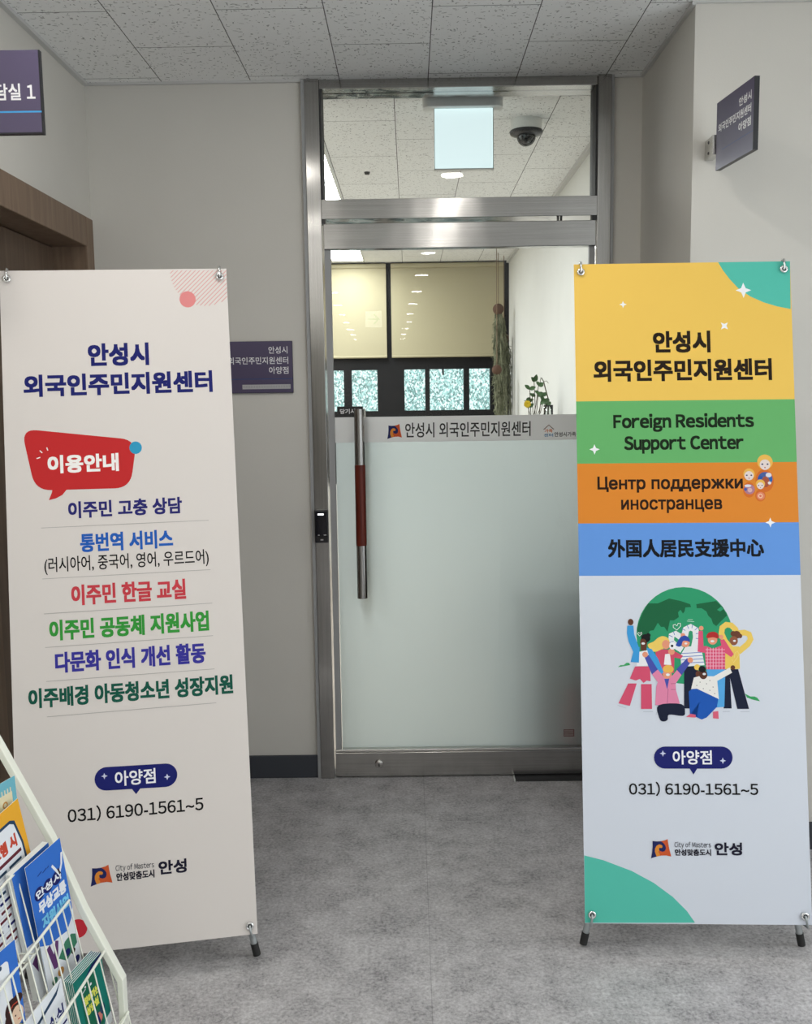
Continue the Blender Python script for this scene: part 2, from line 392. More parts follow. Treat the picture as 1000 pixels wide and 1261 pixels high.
class Art:
    """flat prints on a sheet: xf(u, v, d) maps sheet millimetres and a tiny lift to 3-D"""
    def __init__(s, mb, xf, z0=0.00015, dz=0.000006): s.mb = mb; s.xf = xf; s.z = z0; s.dz = dz
    def face(s, pts, m):
        s.z += s.dz
        s.mb.add([s.xf(u, v, s.z) for u, v in pts], [tuple(range(len(pts)))], m)
    def poly(s, m, pts, smooth=0):
        if smooth:
            n = len(pts); out = []
            for i in range(n):
                p0, p1, p2, p3 = (Vector(pts[(i+k-1) % n]) for k in range(4))
                for t in (0, 0.25, 0.5, 0.75):
                    out.append(tuple(0.5*((2*p1)+(-p0+p2)*t+(2*p0-5*p1+4*p2-p3)*t*t+(-p0+3*p1-3*p2+p3)*t**3)))
            pts = out
        s.face(pts, m)
    def circ(s, m, u, v, a, b=None, seg=40):
        b = b or a; s.face([(u+a*math.cos(2*math.pi*k/seg), v+b*math.sin(2*math.pi*k/seg)) for k in range(seg)], m)
    def rect(s, m, u0, v0, u1, v1): s.face([(u0,v0),(u1,v0),(u1,v1),(u0,v1)], m)
    def rrect(s, m, u0, v0, u1, v1, r):
        pts = []
        for cx, cy, a0 in ((u1-r, v1-r, 0), (u0+r, v1-r, 90), (u0+r, v0+r, 180), (u1-r, v0+r, 270)):
            for k in range(7):
                a = math.radians(a0+15*k); pts.append((cx+r*math.cos(a), cy+r*math.sin(a)))
        s.face(pts, m)
    def line(s, m, pts, w):
        s.z += s.dz
        L, R = [], []; n = len(pts); closed = n > 3 and pts[0] == pts[-1]
        for i in range(n):
            a = Vector(pts[i-1] if i else (pts[-2] if closed else pts[0])); b = Vector(pts[i+1] if i < n-1 else (pts[1] if closed else pts[-1]))
            t = (b-a); t = t.normalized() if t.length else Vector((1,0)); nn = Vector((-t.y, t.x))*w/2; p = Vector(pts[i])
            L.append(tuple(p+nn)); R.append(tuple(p-nn))
        vs = [s.xf(*p, s.z) for p in L]+[s.xf(*p, s.z) for p in R]
        s.mb.add(vs, [(i, i+1, n+i+1, n+i) for i in range(n-1)], m)
    def text(s, m, body, u0, u1, v0, v1, bold=0.0):
        V, Fc = glyphs(body); s.z += s.dz
        xs = [p[0] for p in V]; ys = [p[1] for p in V]
        ax, bx, ay, by = min(xs), max(xs), min(ys), max(ys)
        hh = (v1-v0); bu = bold*hh; nx = 1 if bold == 0 else (5 if bold < 0.013 else 9)
        offs = [(0,0)] if nx == 1 else ([(0,0),(1,1),(1,-1),(-1,1),(-1,-1)] if nx == 5 else [(i,j) for i in (-1,0,1) for j in (-1,0,1)])
        U0, U1, V0, V1 = u0+bu, u1-bu, v0+bu, v1-bu
        pts = [(U0+(x-ax)/(bx-ax)*(U1-U0), V0+(y-ay)/(by-ay)*(V1-V0)) for x, y in V]
        for k, (dx, dy) in enumerate(offs):
            s.z += 0.000001
            s.mb.add([s.xf(u+dx*bu, v+dy*bu, s.z) for u, v in pts], Fc, m)
    def star(s, m, u, v, r, rot=0):
        pts = []
        for k in range(4):
            a = math.radians(rot+90*k); pts.append((u+r*math.cos(a), v+r*math.sin(a)))
            for q in (0.5,):
                a2 = a+math.radians(45); pts.append((u+r*0.4*math.cos(a2), v+r*0.4*math.sin(a2)))
        s.face(pts, m)
    def logo(s, u0, u1, v0, v1):
        w, h = u1-u0, v1-v0
        def T(pts): return [(u0+x*w, v0+(1-y)*h) for x, y in pts]
        s.face(T([(.09,.10),(.3,.125),(.5,.115),(.7,.07),(.84,.0),(.87,.25),(.91,.5),(1,.91),(.75,.85),(.5,.86),(.25,.92),(0,1),(.06,.7),(.09,.4)]), pm((198,86,46)))
        s.face(T([(.09,.10),(.3,.125),(.5,.115),(.62,.2),(.72,.33),(.75,.46),(.72,.58),(.66,.64),(.55,.66),(.42,.6),(.40,.5),(.44,.45),(.5,.47),(.57,.44),(.58,.36),(.5,.29),(.4,.28),(.28,.36),(.21,.5),(.2,.66),(.24,.8),(.28,.91),(0,1),(.06,.7),(.09,.4)]), pm((36,44,104)))
        s.face(T([(.42,.6),(.40,.5),(.44,.45),(.5,.47),(.57,.44),(.58,.36),(.5,.29),(.4,.28),(.28,.36),(.21,.5),(.2,.66),(.24,.8),(.28,.91),(.45,.87),(.42,.74),(.36,.66)]), pm((216,136,52)))
    def run(s, items):
        for it in items:
            k = it[0]
            if k == 'P': s.poly(pm(it[1]), it[2], it[3])
            elif k == 'C': s.circ(pm(it[1]), *it[2:])
            elif k == 'L': s.line(pm(it[1]), it[2], it[3])
            elif k == 'T': s.text(pm(it[1]), it[2], *it[3:])
            elif k == 'S': s.star(pm(it[1]), *it[2:])
            elif k == 'G': s.logo(*it[2:])

# ================================================================== ROOM SHELL
YW, HC = 3.686, 2.666          # face of the door wall, ceiling height
YB = 3.85                      # office side of the door wall
# floors and ceilings
sbox('floor', (-1.45,-13.6,-0.12), (2.3,3.77,0.0), M_FLOOR)
sbox('floor_office', (-3.2,3.77,-0.12), (0.98,8.62,0.0), M_POT)
sbox('ceiling', (-1.45,-13.6,HC), (2.3,3.76,HC+0.12), M_TILE)
sbox('ceiling_office', (-3.2,3.76,HC), (0.98,8.62,HC+0.12), M_TILE_OFF)
# the door wall, left and right of the stainless frame
sbox('wall_front_left', (-3.2,YW,0), (-0.373,YB,HC), M_WALL)
sbox('wall_front_right', (0.757,YW,0), (0.9,YB,HC), M_WALL)
# left wall with the opening for the wooden door
X_L = -1.182
DY0, DY1, DH = 2.66, 3.60, 2.08
mb = MB()
mb.box((X_L-0.2,-13.5,0), (X_L,DY0,HC), M_WALL); mb.box((X_L-0.2,DY1,0), (X_L,YW,HC), M_WALL); mb.box((X_L-0.2,DY0,DH), (X_L,DY1,HC), M_WALL); mb.box((X_L-0.2,DY0,0), (X_L-0.17,DY1,DH), M_WALL)  # last box is an added backing, blocks outside light at the door gaps
structure(mb.build('wall_left'))
# alcove return wall and the wall facing the camera on the right
sbox('wall_right', (0.872,3.03,0), (2.2,3.13,HC), M_WALL)
sbox('wall_alcove', (0.872,3.13,0), (0.97,YW,HC), M_WALL)
mb = MB()
CW0, CW1, CZ0, CZ1 = -4.2, 2.4, 0.25, 2.5       # added out-of-view opening, lets in daylight to brighten the corridor
mb.box((2.2,-13.5,0), (2.3,CW0,HC), M_WALL); mb.box((2.2,CW1,0), (2.3,3.13,HC), M_WALL)
mb.box((2.2,CW0,0), (2.3,CW1,CZ0), M_WALL); mb.box((2.2,CW0,CZ1), (2.3,CW1,HC), M_WALL)
structure(mb.build('wall_corridor_right'))
w3 = struct_root('window_added', (2.25,-0.9,CZ0))
for k in range(6):
    y = CW0+(CW1-CW0)*k/5
    mb = MB(); mb.box((2.22,max(CW0,y-0.03),CZ0), (2.28,min(CW1,y+0.03),CZ1), M_GASKET); o = mb.build('added_mullion'); o.parent = w3; o.matrix_parent_inverse = Matrix.Translation(-Vector(w3.location))
sbox('wall_rear', (-1.45,-13.6,0), (2.3,-13.5,HC), M_WALL)
# office behind the glass
sbox('wall_office_right', (0.872,YB,0), (0.98,8.62,HC), M_WALL_OFF)
sbox('wall_office_left', (-3.3,YW,0), (-3.2,8.62,HC), M_WALL_OFF)
# baseboards
def skirting(name, a, b): sbox(name, a, b, M_BASEB, 0.002)
skirting('baseboard_front_left', (X_L+0.012,YW-0.012,0), (-0.373,YW,0.092))
skirting('baseboard_front_right', (0.757,YW-0.012,0), (0.86,YW,0.092))
skirting('baseboard_alcove', (0.86,3.018,0), (0.872,YW,0.092))
skirting('baseboard_right', (0.872,3.018,0), (2.2,3.03,0.092))
skirting('baseboard_left', (X_L,-13.5,0), (X_L+0.012,DY0-0.09,0.092))
# ceiling edge trims
def edge(name, a, b): sbox(name, a, b, M_TRIM)
edge('trim_ceiling_left', (X_L,-13.5,HC-0.012), (X_L+0.018,YW-0.022,HC))
edge('trim_ceiling_front_left', (X_L,YW-0.014,HC-0.008), (-0.373,YW,HC))
edge('trim_ceiling_front_right', (0.757,YW-0.014,HC-0.008), (0.872,YW,HC))
edge('trim_ceiling_alcove', (0.86,3.02,HC-0.012), (0.872,YW-0.022,HC))
edge('trim_ceiling_right', (0.872,3.02,HC-0.006), (2.2,3.03,HC))
edge('trim_ceiling_office', (0.85,YB,HC-0.02), (0.872,8.5,HC))

# ------------------------------------------------------------------ wooden door in the left wall
d1 = struct_root('door_1', (X_L, 3.1, 0))
def rel(o, root):
    o.parent = root; o.matrix_parent_inverse = root.matrix_world.inverted() if False else Matrix.Translation(-Vector(root.location)); return o
mb = MB()
T = 0.065
mb.box((X_L-0.168,DY1-0.012,0), (X_L+0.012,DY1+T,DH+T+0.03), M_WOOD)        # far jamb and casing
mb.box((X_L-0.168,DY0-T,0), (X_L+0.012,DY0+0.012,DH+T+0.03), M_WOOD)
mb.box((X_L-0.168,DY0+0.012,DH-0.012), (X_L+0.012,DY1-0.012,DH+T+0.03), M_WOOD)
rel(mb.build('casing', bevel=0.003), d1)
mb = MB(); mb.box((X_L-0.15,DY0+0.016,0.006), (X_L-0.112,DY1-0.016,DH-0.016), M_WOOD2); leaf = rel(mb.build('door_leaf', bevel=0.002), d1)
mb = MB()
mb.lathe([(0,0.052),(0.024,0.05),(0.026,0.0)], M_STEEL, (X_L-0.112,2.72,1.0), 'X', 20)
mb.tube([(X_L-0.06,2.72,1.0),(X_L-0.055,2.73,1.0),(X_L-0.055,2.80,1.0)], 0.009, M_STEEL)
h = mb.build('door_handle'); h.parent = leaf

# ------------------------------------------------------------------ stainless entrance frame
JX0, JX1, JR0, JR1 = -0.371, -0.318, 0.706, 0.755
YF, YK = 3.664, 3.80
fr = struct_root('trim_entrance_frame', (0.19, YF, 0))
def jamb(x0, x1):
    mb = MB(); mb.box((x0,YF,0), (x1,YK,HC-0.001), M_ST_V); return rel(mb.build('jamb', bevel=0.0015), fr)
jl = jamb(JX0, JX1); jr = jamb(JR0, JR1)
mb = MB(); mb.box((JX0-0.013,YF+0.004,0), (JX0,YW+0.02,HC-0.001), M_GASKET); rel(mb.build('sealant_strip'), fr)
mb = MB(); mb.box((JR1,YF+0.004,0), (JR1+0.011,YW+0.02,HC-0.001), M_GASKET); rel(mb.build('sealant_strip'), fr)
mb = MB(); mb.box((JX1,YF+0.012,HC-0.034), (JR0,YK,HC-0.001), M_ST_H); rel(mb.build('head_rail', bevel=0.0015), fr)
mb = MB(); mb.box((JX1,YF,2.165), (JR0,YK,2.236), M_ST_H); rel(mb.build('transom_bar', bevel=0.0015), fr)
mb = MB()
for x0, x1 in ((JX1,JX1+0.007),(JR0-0.007,JR0)): mb.box((x0,YF+0.008,2.236), (x1,YK-0.02,HC-0.034), M_DARK)
rel(mb.build('glazing_gasket'), fr)
win = MB(); win.box((JX1+0.002,3.726,2.237), (JR0-0.002,3.736,HC-0.035), M_GLASS); structure(win.build('window_1', fix=True))
# small stop lugs in the gap above the door leaf
mb = MB()
for x in (0.56, 0.572): mb.box((x,YF+0.004,2.15), (x+0.005,YF+0.03,2.166), M_DARK)
mb.box((JR0-0.018,YF+0.002,2.149), (JR0,YF+0.03,2.166), M_BLACK); mb.box((JX1,YF+0.002,2.149), (JX1+0.014,YF+0.03,2.166), M_BLACK)
rel(mb.build('stop_lug'), fr)

# ------------------------------------------------------------------ glass door leaf
LX0, LX1 = -0.312, 0.702
dr = thing('glass_door', 'frameless glass door with stainless rails and frosted lower half', 'door', (JX1, YW, 0))
def relt(o, root): o.parent = root; o.matrix_parent_inverse = Matrix.Translation(-Vector(root.location)); return o
mb = MB(); mb.box((LX0,3.664,2.056), (LX1,3.71,2.148), M_ST_H); relt(mb.build('top_rail', bevel=0.002), dr)
mb = MB(); mb.box((LX0,3.664,0.008), (LX1,3.71,0.105), M_ST_H); mb.box((LX0,3.668,0.105), (LX1,3.706,0.116), M_STEEL); br_ = relt(mb.build('bottom_rail', bevel=0.002), dr)
GX0, GX1 = -0.300, 0.692
mb = MB(); mb.box((GX0,3.682,0.10), (GX1,3.694,2.06), M_GLASS); pane = relt(mb.build('glass_pane'), dr)
mb = MB()
mb.box((GX0-0.011,3.676,0.116), (GX0+0.012,3.698,2.056), M_GASKET)
mb.box((GX1-0.012,3.676,0.116), (GX1+0.009,3.698,2.056), M_GASKET)
relt(mb.build('edge_seal'), dr)
mb = MB(); mb.box((GX0+0.014,3.6952,0.116), (GX1-0.014,3.6956,1.334), M_FROST); relt(mb.build('frosted_film'), dr)
mb = MB(); mb.add([(GX0+0.013,3.6808,1.334),(GX1-0.013,3.6808,1.334),(GX1-0.013,3.6808,1.431),(GX0+0.013,3.6808,1.431)], [(0,1,2,3)], M_BAND)
A = Art(mb, lambda u, v, d: (u/1000, 3.6808-d, v/1000), z0=0.0003)
A.logo(-87, -31, 1346, 1403)
A.text(M_BLACKPRINT, '안성시 외국인주민지원센터', -18, 462, 1350, 1407, 0.012)
A.line(pm((120,60,40)), [(512,1374),(531.5,1391),(551,1374)], 3)
A.text(pm((214,116,50)), '가족', 516, 546, 1362, 1376, 0.02)
A.text(pm((40,120,170)), '센터', 513, 548, 1346, 1359, 0.02)
A.text(M_BLACKPRINT, '안성시가족센터', 553, 668, 1346, 1364, 0.02)
relt(mb.build('lettering_band'), dr)
mb = MB()
A = Art(mb, lambda u, v, d: (u/1000, 3.6812-d, v/1000), z0=0.0002)
dk = pm((120,70,66))
for z in (184, 175, 166, 157): A.rect(dk, 595, z-1.2, 637, z+1.2)
for x in (596, 636): A.rect(dk, x-1, 157, x+1, 184)
for k in range(11):
    for z in (179.5, 170.5, 161.5): A.rect(dk, 599+3.4*k, z-2.2, 600.6+3.4*k, z+2.2)
relt(mb.build('film_stamp'), dr)
# pull handle: steel tube with a dark red wooden grip
HX, HY = -0.191, 3.628
mb = MB()
mb.tube([(HX,HY,1.252),(HX,HY,1.462)], 0.0195, M_ST_V, 28); mb.tube([(HX,HY,0.738),(HX,HY,0.943)], 0.0195, M_ST_V, 28)
for z in (1.36, 0.84): mb.tube([(HX,HY,z),(HX,3.684,z)], 0.011, M_STEEL, 16)
hd = relt(mb.build('pull_handle'), dr)
mb = MB(); mb.tube([(HX,HY,0.943),(HX,HY,1.252)], 0.0205, M_GRIP, 28); o = mb.build('wooden_grip'); o.parent = hd
mb = MB(); mb.tube([(HX,3.75,0.738),(HX,3.75,1.462)], 0.0195, M_ST_V, 24)
for z in (1.36, 0.84): mb.tube([(HX,3.692,z),(HX,3.75,z)], 0.011, M_STEEL, 16)
relt(mb.build('pull_handle'), dr)
mb = MB()
mb.lathe([(0.0,-0.008),(0.013,-0.008),(0.0165,-0.005),(0.017,0.0)], M_STEEL, (-0.14,3.664,0.06), 'Y', 28)
mb.box((-0.1425,3.654,0.05), (-0.1375,3.657,0.063), M_DARK)
lc = relt(mb.build('lock_cylinder'), dr)
# black pull plate at the handle's top
pp = MB(); pp.box((-0.277,3.6795,1.434), (-0.178,3.6812,1.472), M_BLACK)
A = Art(pp, lambda u, v, d: (u/1000, 3.6795-d, v/1000))
A.text(M_WHITEPRINT, '당기시오', -266, -186, 1444, 1463, 0.03)
o = pp.build('pull_sign'); tag(o, 'small black pull plate with white lettering beside the handle top', 'sign')
# access card reader on the left jamb
cr = thing('card_reader', 'black access card reader with a white light on the left jamb', 'card reader', (-0.343, YF, 0.95))
mb = MB(); mb.box((-0.371,3.643,0.952), (-0.318,YF,1.08), M_BLACK); relt(mb.build('housing', bevel=0.004), cr)
mb = MB(); mb.box((-0.366,3.6415,0.978), (-0.323,3.6432,1.074), M_GLOSSBLK); relt(mb.build('touch_face', bevel=0.0008), cr)
mb = MB(); mb.box((-0.357,3.6405,1.060), (-0.335,3.6415,1.066), M_READLED); relt(mb.build('status_light'), cr)
mb = MB()
for a, b in ((-0.358,-0.352),(-0.336,-0.326)): mb.box((a,3.6412,0.982), (b,3.6415,0.984), M_WHITEPRINT)
mb.box((-0.349,3.6428,0.962), (-0.338,3.6430,0.967), M_SIGNPLATE)
relt(mb.build('key_marks'), cr)
# floor hinge cover right of the door bottom
mb = MB(); mb.box((0.395,3.612,0.0), (0.70,3.70,0.004), M_BOX)
mb.box((0.392,3.612,0.0), (0.397,3.664,0.0055), M_PAPER)
o = mb.build('floor_hinge_cover'); tag(o, 'dark recessed hinge cover in the floor under the door bottom', 'hinge cover')

# ------------------------------------------------------------------ office window wall
YO = 8.5
mb = MB()
mb.box((-3.2,YO,0), (0.872,YO+0.1,0.75), M_WALL_OFF)
structure(mb.build('wall_office_back'))
wr = struct_root('window_2', (-1.1, YO, 0.75))
mb = MB()
Z0, Z1 = 1.392, 1.752
xs = [-3.2,-2.62,-2.3,-1.9,-1.62,-1.3,-0.98,-0.70,-0.575,-0.508,-0.280,-0.043,0.140,0.180,0.480,0.528,0.712,0.872]
mb.box((-3.2,YO,0.75), (0.872,YO+0.09,Z0), M_WINFRAME); mb.box((-3.2,YO,Z1), (0.872,YO+0.09,HC), M_WINFRAME)
pairs = [(-3.2,-2.62),(-2.3,-1.9),(-1.62,-1.3),(-0.98,-0.70),(-0.575,-0.508),(-0.280,-0.043),(0.140,0.180),(0.480,0.528),(0.712,0.872)]
for a, b in pairs: mb.box((a,YO,Z0), (b,YO+0.09,Z1), M_WINFRAME)
mb.box((0.29,YO-0.012,1.70), (0.305,YO,Z1), M_WINFRAME)
rel(mb.build('window_frame'), wr)
for a, b in zip(pairs[:-1], pairs[1:]):
    g = MB(); g.box((a[1],YO+0.04,Z0), (b[0],YO+0.046,Z1), M_WINGLASS); rel(g.build('pane'), wr)
mb = MB(); mb.box((0.835,YO-0.05,0.75), (0.872,YO,HC), M_WINFRAME); rel(mb.build('corner_post'), wr)
# facade outside
mb = MB(); mb.box((-12,13,-4), (9,13.4,9), M_FACADE)
o = mb.build('building'); tag(o, 'pale teal speckled facade outside the office windows', 'building')

# roller blinds
def blind(x0, x1, label):
    t = thing('roller_blind', label, 'blind', ((x0+x1)/2, YO-0.05, HC), 0, 'roller blinds on the office windows')
    mb = MB(); mb.box((x0,YO-0.044,1.872), (x1,YO-0.042,HC-0.03), M_BLIND); relt(mb.build('fabric'), t)
    mb = MB(); mb.tube([(x0,YO-0.043,1.862),(x1,YO-0.043,1.862)], 0.011, M_BLIND, 12); relt(mb.build('bottom_bar'), t)
    mb = MB(); mb.tube([(x0,YO-0.05,HC-0.03),(x1,YO-0.05,HC-0.03)], 0.02, M_BLIND, 12); relt(mb.build('roller_tube'), t)
blind(-0.148, 0.826, 'wide beige roller blind between the hanging moss and the dark gap')
blind(-1.3, -0.19, 'beige roller blind left of the dark gap, seen through the door')

# ------------------------------------------------------------------ hanging moss
def hang(name, x, y, zs, rs, wtop, wbot, zend, n, label, cord_top):
    t = thing(name, label, 'hanging plant', (x, y, HC), 0, 'moss hung in coconut shells by the office windows')
    mb = MB(); mb.tube([(x,y,cord_top),(x,y,zs+rs*0.8)], 0.003, M_CORD, 6); relt(mb.build('cord'), t)
    mb = MB(); mb.lathe([(rs*math.sin(math.pi*k/14)*1.0+1e-5, rs*math.cos(math.pi*k/14)) for k in range(15)], M_COCO, (x,y,zs), 'Z', 24); relt(mb.build('coconut_shell'), t)
    mb = MB()
    for i in range(n):
        a = random.uniform(0, 2*math.pi); q = math.sqrt(random.random())
        xx, yy = x+q*wtop*math.cos(a), y+q*wtop*0.7*math.sin(a)
        bx, by = x+q*wbot*math.cos(a)+0.02, y+q*wbot*0.7*math.sin(a)
        ze = zend+random.random()**2*(zs-zend)*0.75; zt = zs-rs*0.6-random.random()*0.04
        m_ = 9; pts = []
        for k in range(m_):
            f = k/(m_-1); w = math.sin(math.pi*min(1, f*1.3))
            pts.append((min(0.862,xx+(bx-xx)*f**0.6+random.uniform(-.012,.012)*w), yy+(by-yy)*f**0.6+random.uniform(-.012,.012)*w, zt+(ze-zt)*f))
        mb.tube(pts, 0.0036, M_MOSS, 4, caps=False, r1=0.0018)
        for k in range(1, m_-1):
            for _ in range(2):
                d = Vector((random.uniform(-1,1), random.uniform(-1,1), random.uniform(-1,0.3)))*0.028
                p = Vector(pts[k]); e = p+d; e.x = min(e.x, 0.865)
                mb.tube([p, (p+e)/2+Vector((0,0,0.006)), e], 0.0022, M_MOSS, 3, caps=False)
    o = relt(mb.build('moss_strands', fix=False), t); o['kind'] = 'stuff'
hang('hanging_moss', 0.738, 8.0, 2.215, 0.045, 0.03, 0.06, 1.35, 70, 'longest grey-green moss hanging from the topmost coconut shell on a long cord', HC)
hang('hanging_moss', 0.80, 8.16, 1.99, 0.042, 0.03, 0.05, 1.25, 55, 'grey-green moss below the coconut shell against the corner post', HC)
hang('hanging_moss', 0.70, 7.72, 1.715, 0.04, 0.03, 0.045, 1.2, 55, 'short grey-green moss below the lowest coconut shell by the window pane', HC)

# ------------------------------------------------------------------ cabinet with plants behind the frosted glass
cb = thing('office_cabinet', 'grey two-door cabinet behind the frosted glass, carrying the flower pot', 'cabinet', (0.60,5.5,0))
mb = MB(); mb.box((0.36,5.26,0.0), (0.86,5.74,1.22), M_CAB); relt(mb.build('body', bevel=0.004), cb)
for x0, x1, hx in ((0.364,0.608,0.585),(0.612,0.856,0.635)):
    mb = MB(); mb.box((x0,5.24,0.05), (x1,5.258,1.2), M_CAB); d = relt(mb.build('cabinet_door', bevel=0.003), cb)
    mb = MB(); mb.box((hx-0.005,5.225,0.6), (hx+0.005,5.24,0.75), M_STEEL); hh = mb.build('cabinet_handle'); hh.parent = d
pt = thing('potted_plant', 'small leafy plant with a yellow flower above the frosted glass', 'plant', (0.70,5.5,1.22))
mb = MB(); mb.lathe([(0,1.222),(0.042,1.222),(0.058,1.32),(0.062,1.34),(0.055,1.34),(0.05,1.325),(0,1.325)], M_POT, (0.70,5.5,0), 'Z', 28); relt(mb.build('pot'), pt)
def leaf_mesh(mb, p, d, L, W, m, up=Vector((0,0,1))):
    p = Vector(p); d = Vector(d).normalized(); s = d.cross(up)
    s = s.normalized() if s.length > 1e-3 else Vector((1,0,0)); nrm = s.cross(d).normalized()
    vs = []; n = 7
    for k in range(n):
        f = k/(n-1); w = W*math.sin(math.pi*min(1, 0.04+f*0.96))**0.8; c = p+d*L*f-nrm*L*0.22*f*f
        vs += [c-s*w+nrm*w*0.25, c, c+s*w+nrm*w*0.25]
    fs = []
    for k in range(n-1):
        for j in (0, 1): fs.append((3*k+j, 3*k+j+1, 3*k+4+j, 3*k+3+j))
    mb.add(vs, fs, m, True)
mb = MB(); ml = MB()
tips = [(-0.032,1.470),(-0.012,1.54),(0.012,1.585),(0.035,1.56),(0.055,1.50),(0.03,1.51),(0.0,1.50),(0.062,1.475),(-0.02,1.44),(0.085,1.45),(0.045,1.46)]
for i, (dx, z) in enumerate(tips):
    b = Vector((0.70+random.uniform(-.02,.02), 5.5+random.uniform(-.02,.02), 1.325)); e = Vector((0.70+dx, 5.5+random.uniform(-.03,.03), z))
    mb.tube([b, (b+e)/2+Vector((dx*0.2,0,0.01)), e], 0.0022, M_STEMM, 6)
    for q in range(3):
        a = random.uniform(0, 6.28); leaf_mesh(ml, e, (math.cos(a)*0.7, math.sin(a)*0.5, random.uniform(0.1,0.8)), random.uniform(0.03,0.045), 0.012, M_LEAF, Vector((0.2,-1,0.3)))
relt(mb.build('stems'), pt); o = relt(ml.build('leaves', fix=False), pt); o['kind'] = 'stuff'
mb = MB()
fc = Vector((0.664,5.44,1.458))
for k in range(14):
    a = 2*math.pi*k/14; leaf_mesh(mb, fc, (math.cos(a), -0.35, math.sin(a)), 0.022, 0.006, M_FLOWER, Vector((0,-1,0)))
for k in range(9):
    a = 2*math.pi*k/9; leaf_mesh(mb, fc, (math.cos(a)*0.6, -0.8, math.sin(a)*0.6), 0.014, 0.005, M_FLOWER, Vector((0,-1,0)))
relt(mb.build('flower', fix=False), pt)
vz = thing('flower_vase', 'clear glass vase holding a curved dry branch', 'vase', (0.812,5.64,1.22))
mb = MB(); mb.lathe([(0,1.223),(0.03,1.223),(0.032,1.27),(0.026,1.38),(0.028,1.45),(0.0265,1.45),(0.024,1.38),(0.029,1.27),(0.027,1.23),(0,1.23)], M_CLEAR, (0.812,5.64,0), 'Z', 28); relt(mb.build('vase'), vz)
br = MB()
br.tube([(0.812,5.64,1.24),(0.81,5.64,1.40),(0.812,5.64,1.48),(0.795,5.64,1.54),(0.784,5.64,1.585),(0.772,5.64,1.607),(0.765,5.64,1.606)], 0.0045, M_STEMM, 8, r1=0.002)
br.tube([(0.768,5.64,1.606),(0.764,5.64,1.59),(0.765,5.64,1.572)], 0.002, M_STEMM, 6); br.tube([(0.784,5.64,1.585),(0.80,5.64,1.59),(0.812,5.64,1.575)], 0.0015, M_STEMM, 6)
o = br.build('dry_branch'); tag(o, 'thin curved dry branch standing in the clear vase', 'branch')
# dark box and red cylinder just behind the lower right of the door
bx = thing('storage_box', 'dark box blurred behind the lower right of the frosted glass', 'box', (0.59,4.02,0))
mb = MB(); mb.box((0.36,3.90,0.0), (0.85,4.2,0.80), M_BOX); relt(mb.build('body', bevel=0.008), bx)
mb = MB(); mb.box((0.35,3.89,0.80), (0.86,4.21,0.84), M_BOX); relt(mb.build('lid', bevel=0.008), bx)
rc = thing('red_canister', 'red canister blurred behind the frosted glass beside the film stamp', 'canister', (0.672,3.765,0))
mb = MB(); mb.lathe([(0,0.0),(0.05,0.0),(0.053,0.01),(0.053,0.28),(0.045,0.32),(0.022,0.345),(0.018,0.36),(0,0.36)], M_RED, (0.672,3.765,0), 'Z', 32); relt(mb.build('body'), rc)
mb = MB(); mb.tube([(0.672,3.765,0.36),(0.672,3.765,0.40)], 0.014, M_BLACK, 14); mb.tube([(0.632,3.765,0.41),(0.712,3.765,0.425)], 0.008, M_BLACK, 10); relt(mb.build('cap'), rc)

# ------------------------------------------------------------------ ceiling lights
def downlight(x, y, label):
    t = thing('downlight', label, 'ceiling light', (x, y, HC), 0, 'round downlights in the corridor ceiling')
    mb = MB(); mb.lathe([(0.058,-0.004),(0.066,-0.006),(0.072,-0.004),(0.073,0.0)], M_WHITE, seg=36); mb.build('trim_ring', t)
    mb = MB(); mb.add([(0.058*math.cos(-2*math.pi*k/32), 0.058*math.sin(-2*math.pi*k/32), -0.0035) for k in range(32)], [tuple(range(32))], M_DIFF); mb.build('diffuser', t, fix=False)
    return t
ORD = ['first','second','third','fourth','fifth','sixth','seventh','eighth','ninth','tenth','eleventh','twelfth']
first = None
for k in range(11):
    for row, x0 in (('right', 0.24), ('left', -0.69)):
        y = 2.24-1.4*k; x = x0-0.026*(2.24-y)
        lab = 'round recessed downlight, %s from the glass door in the %s-hand row' % (ORD[k], row)
        if first is None: first = downlight(x, y, lab)
        else:
            c = copy_tree(first); c.location = (x, y, HC); c['label'] = lab
def led(x0, x1, y0, y1, label):
    t = thing('led_panel', label, 'ceiling light', ((x0+x1)/2,(y0+y1)/2,HC), 0, 'flat panel lights in the office ceiling')
    mb = MB()
    for a, b in (((x0,y0),(x1,y0+0.012)),((x0,y1-0.012),(x1,y1)),((x0,y0+0.012),(x0+0.012,y1-0.012)),((x1-0.012,y0+0.012),(x1,y1-0.012))): mb.box((a[0],a[1],HC-0.008), (b[0],b[1],HC), M_WHITE)
    relt(mb.build('panel_frame'), t)
    mb = MB(); mb.add([(x0+.012,y0+.012,HC-0.005),(x0+.012,y1-.012,HC-0.005),(x1-.012,y1-.012,HC-0.005),(x1-.012,y0+.012,HC-0.005)], [(0,1,2,3)], M_LED); relt(mb.build('diffuser', fix=False), t)
led(-0.665, -0.378, 4.45, 5.92, 'bright white panel light at the left edge of the transom glass')
led(-0.645, -0.365, 7.0, 8.28, 'white panel light above the blinds, seen at the door glass top')
led(-2.3, -2.0, 4.6, 5.9, 'added unseen panel light brightening the office far left, nearer the door wall')  # this panel and the next are added out of view to brighten the office
led(-2.3, -2.0, 7.0, 8.28, 'added unseen panel light brightening the office far left, nearer the windows')

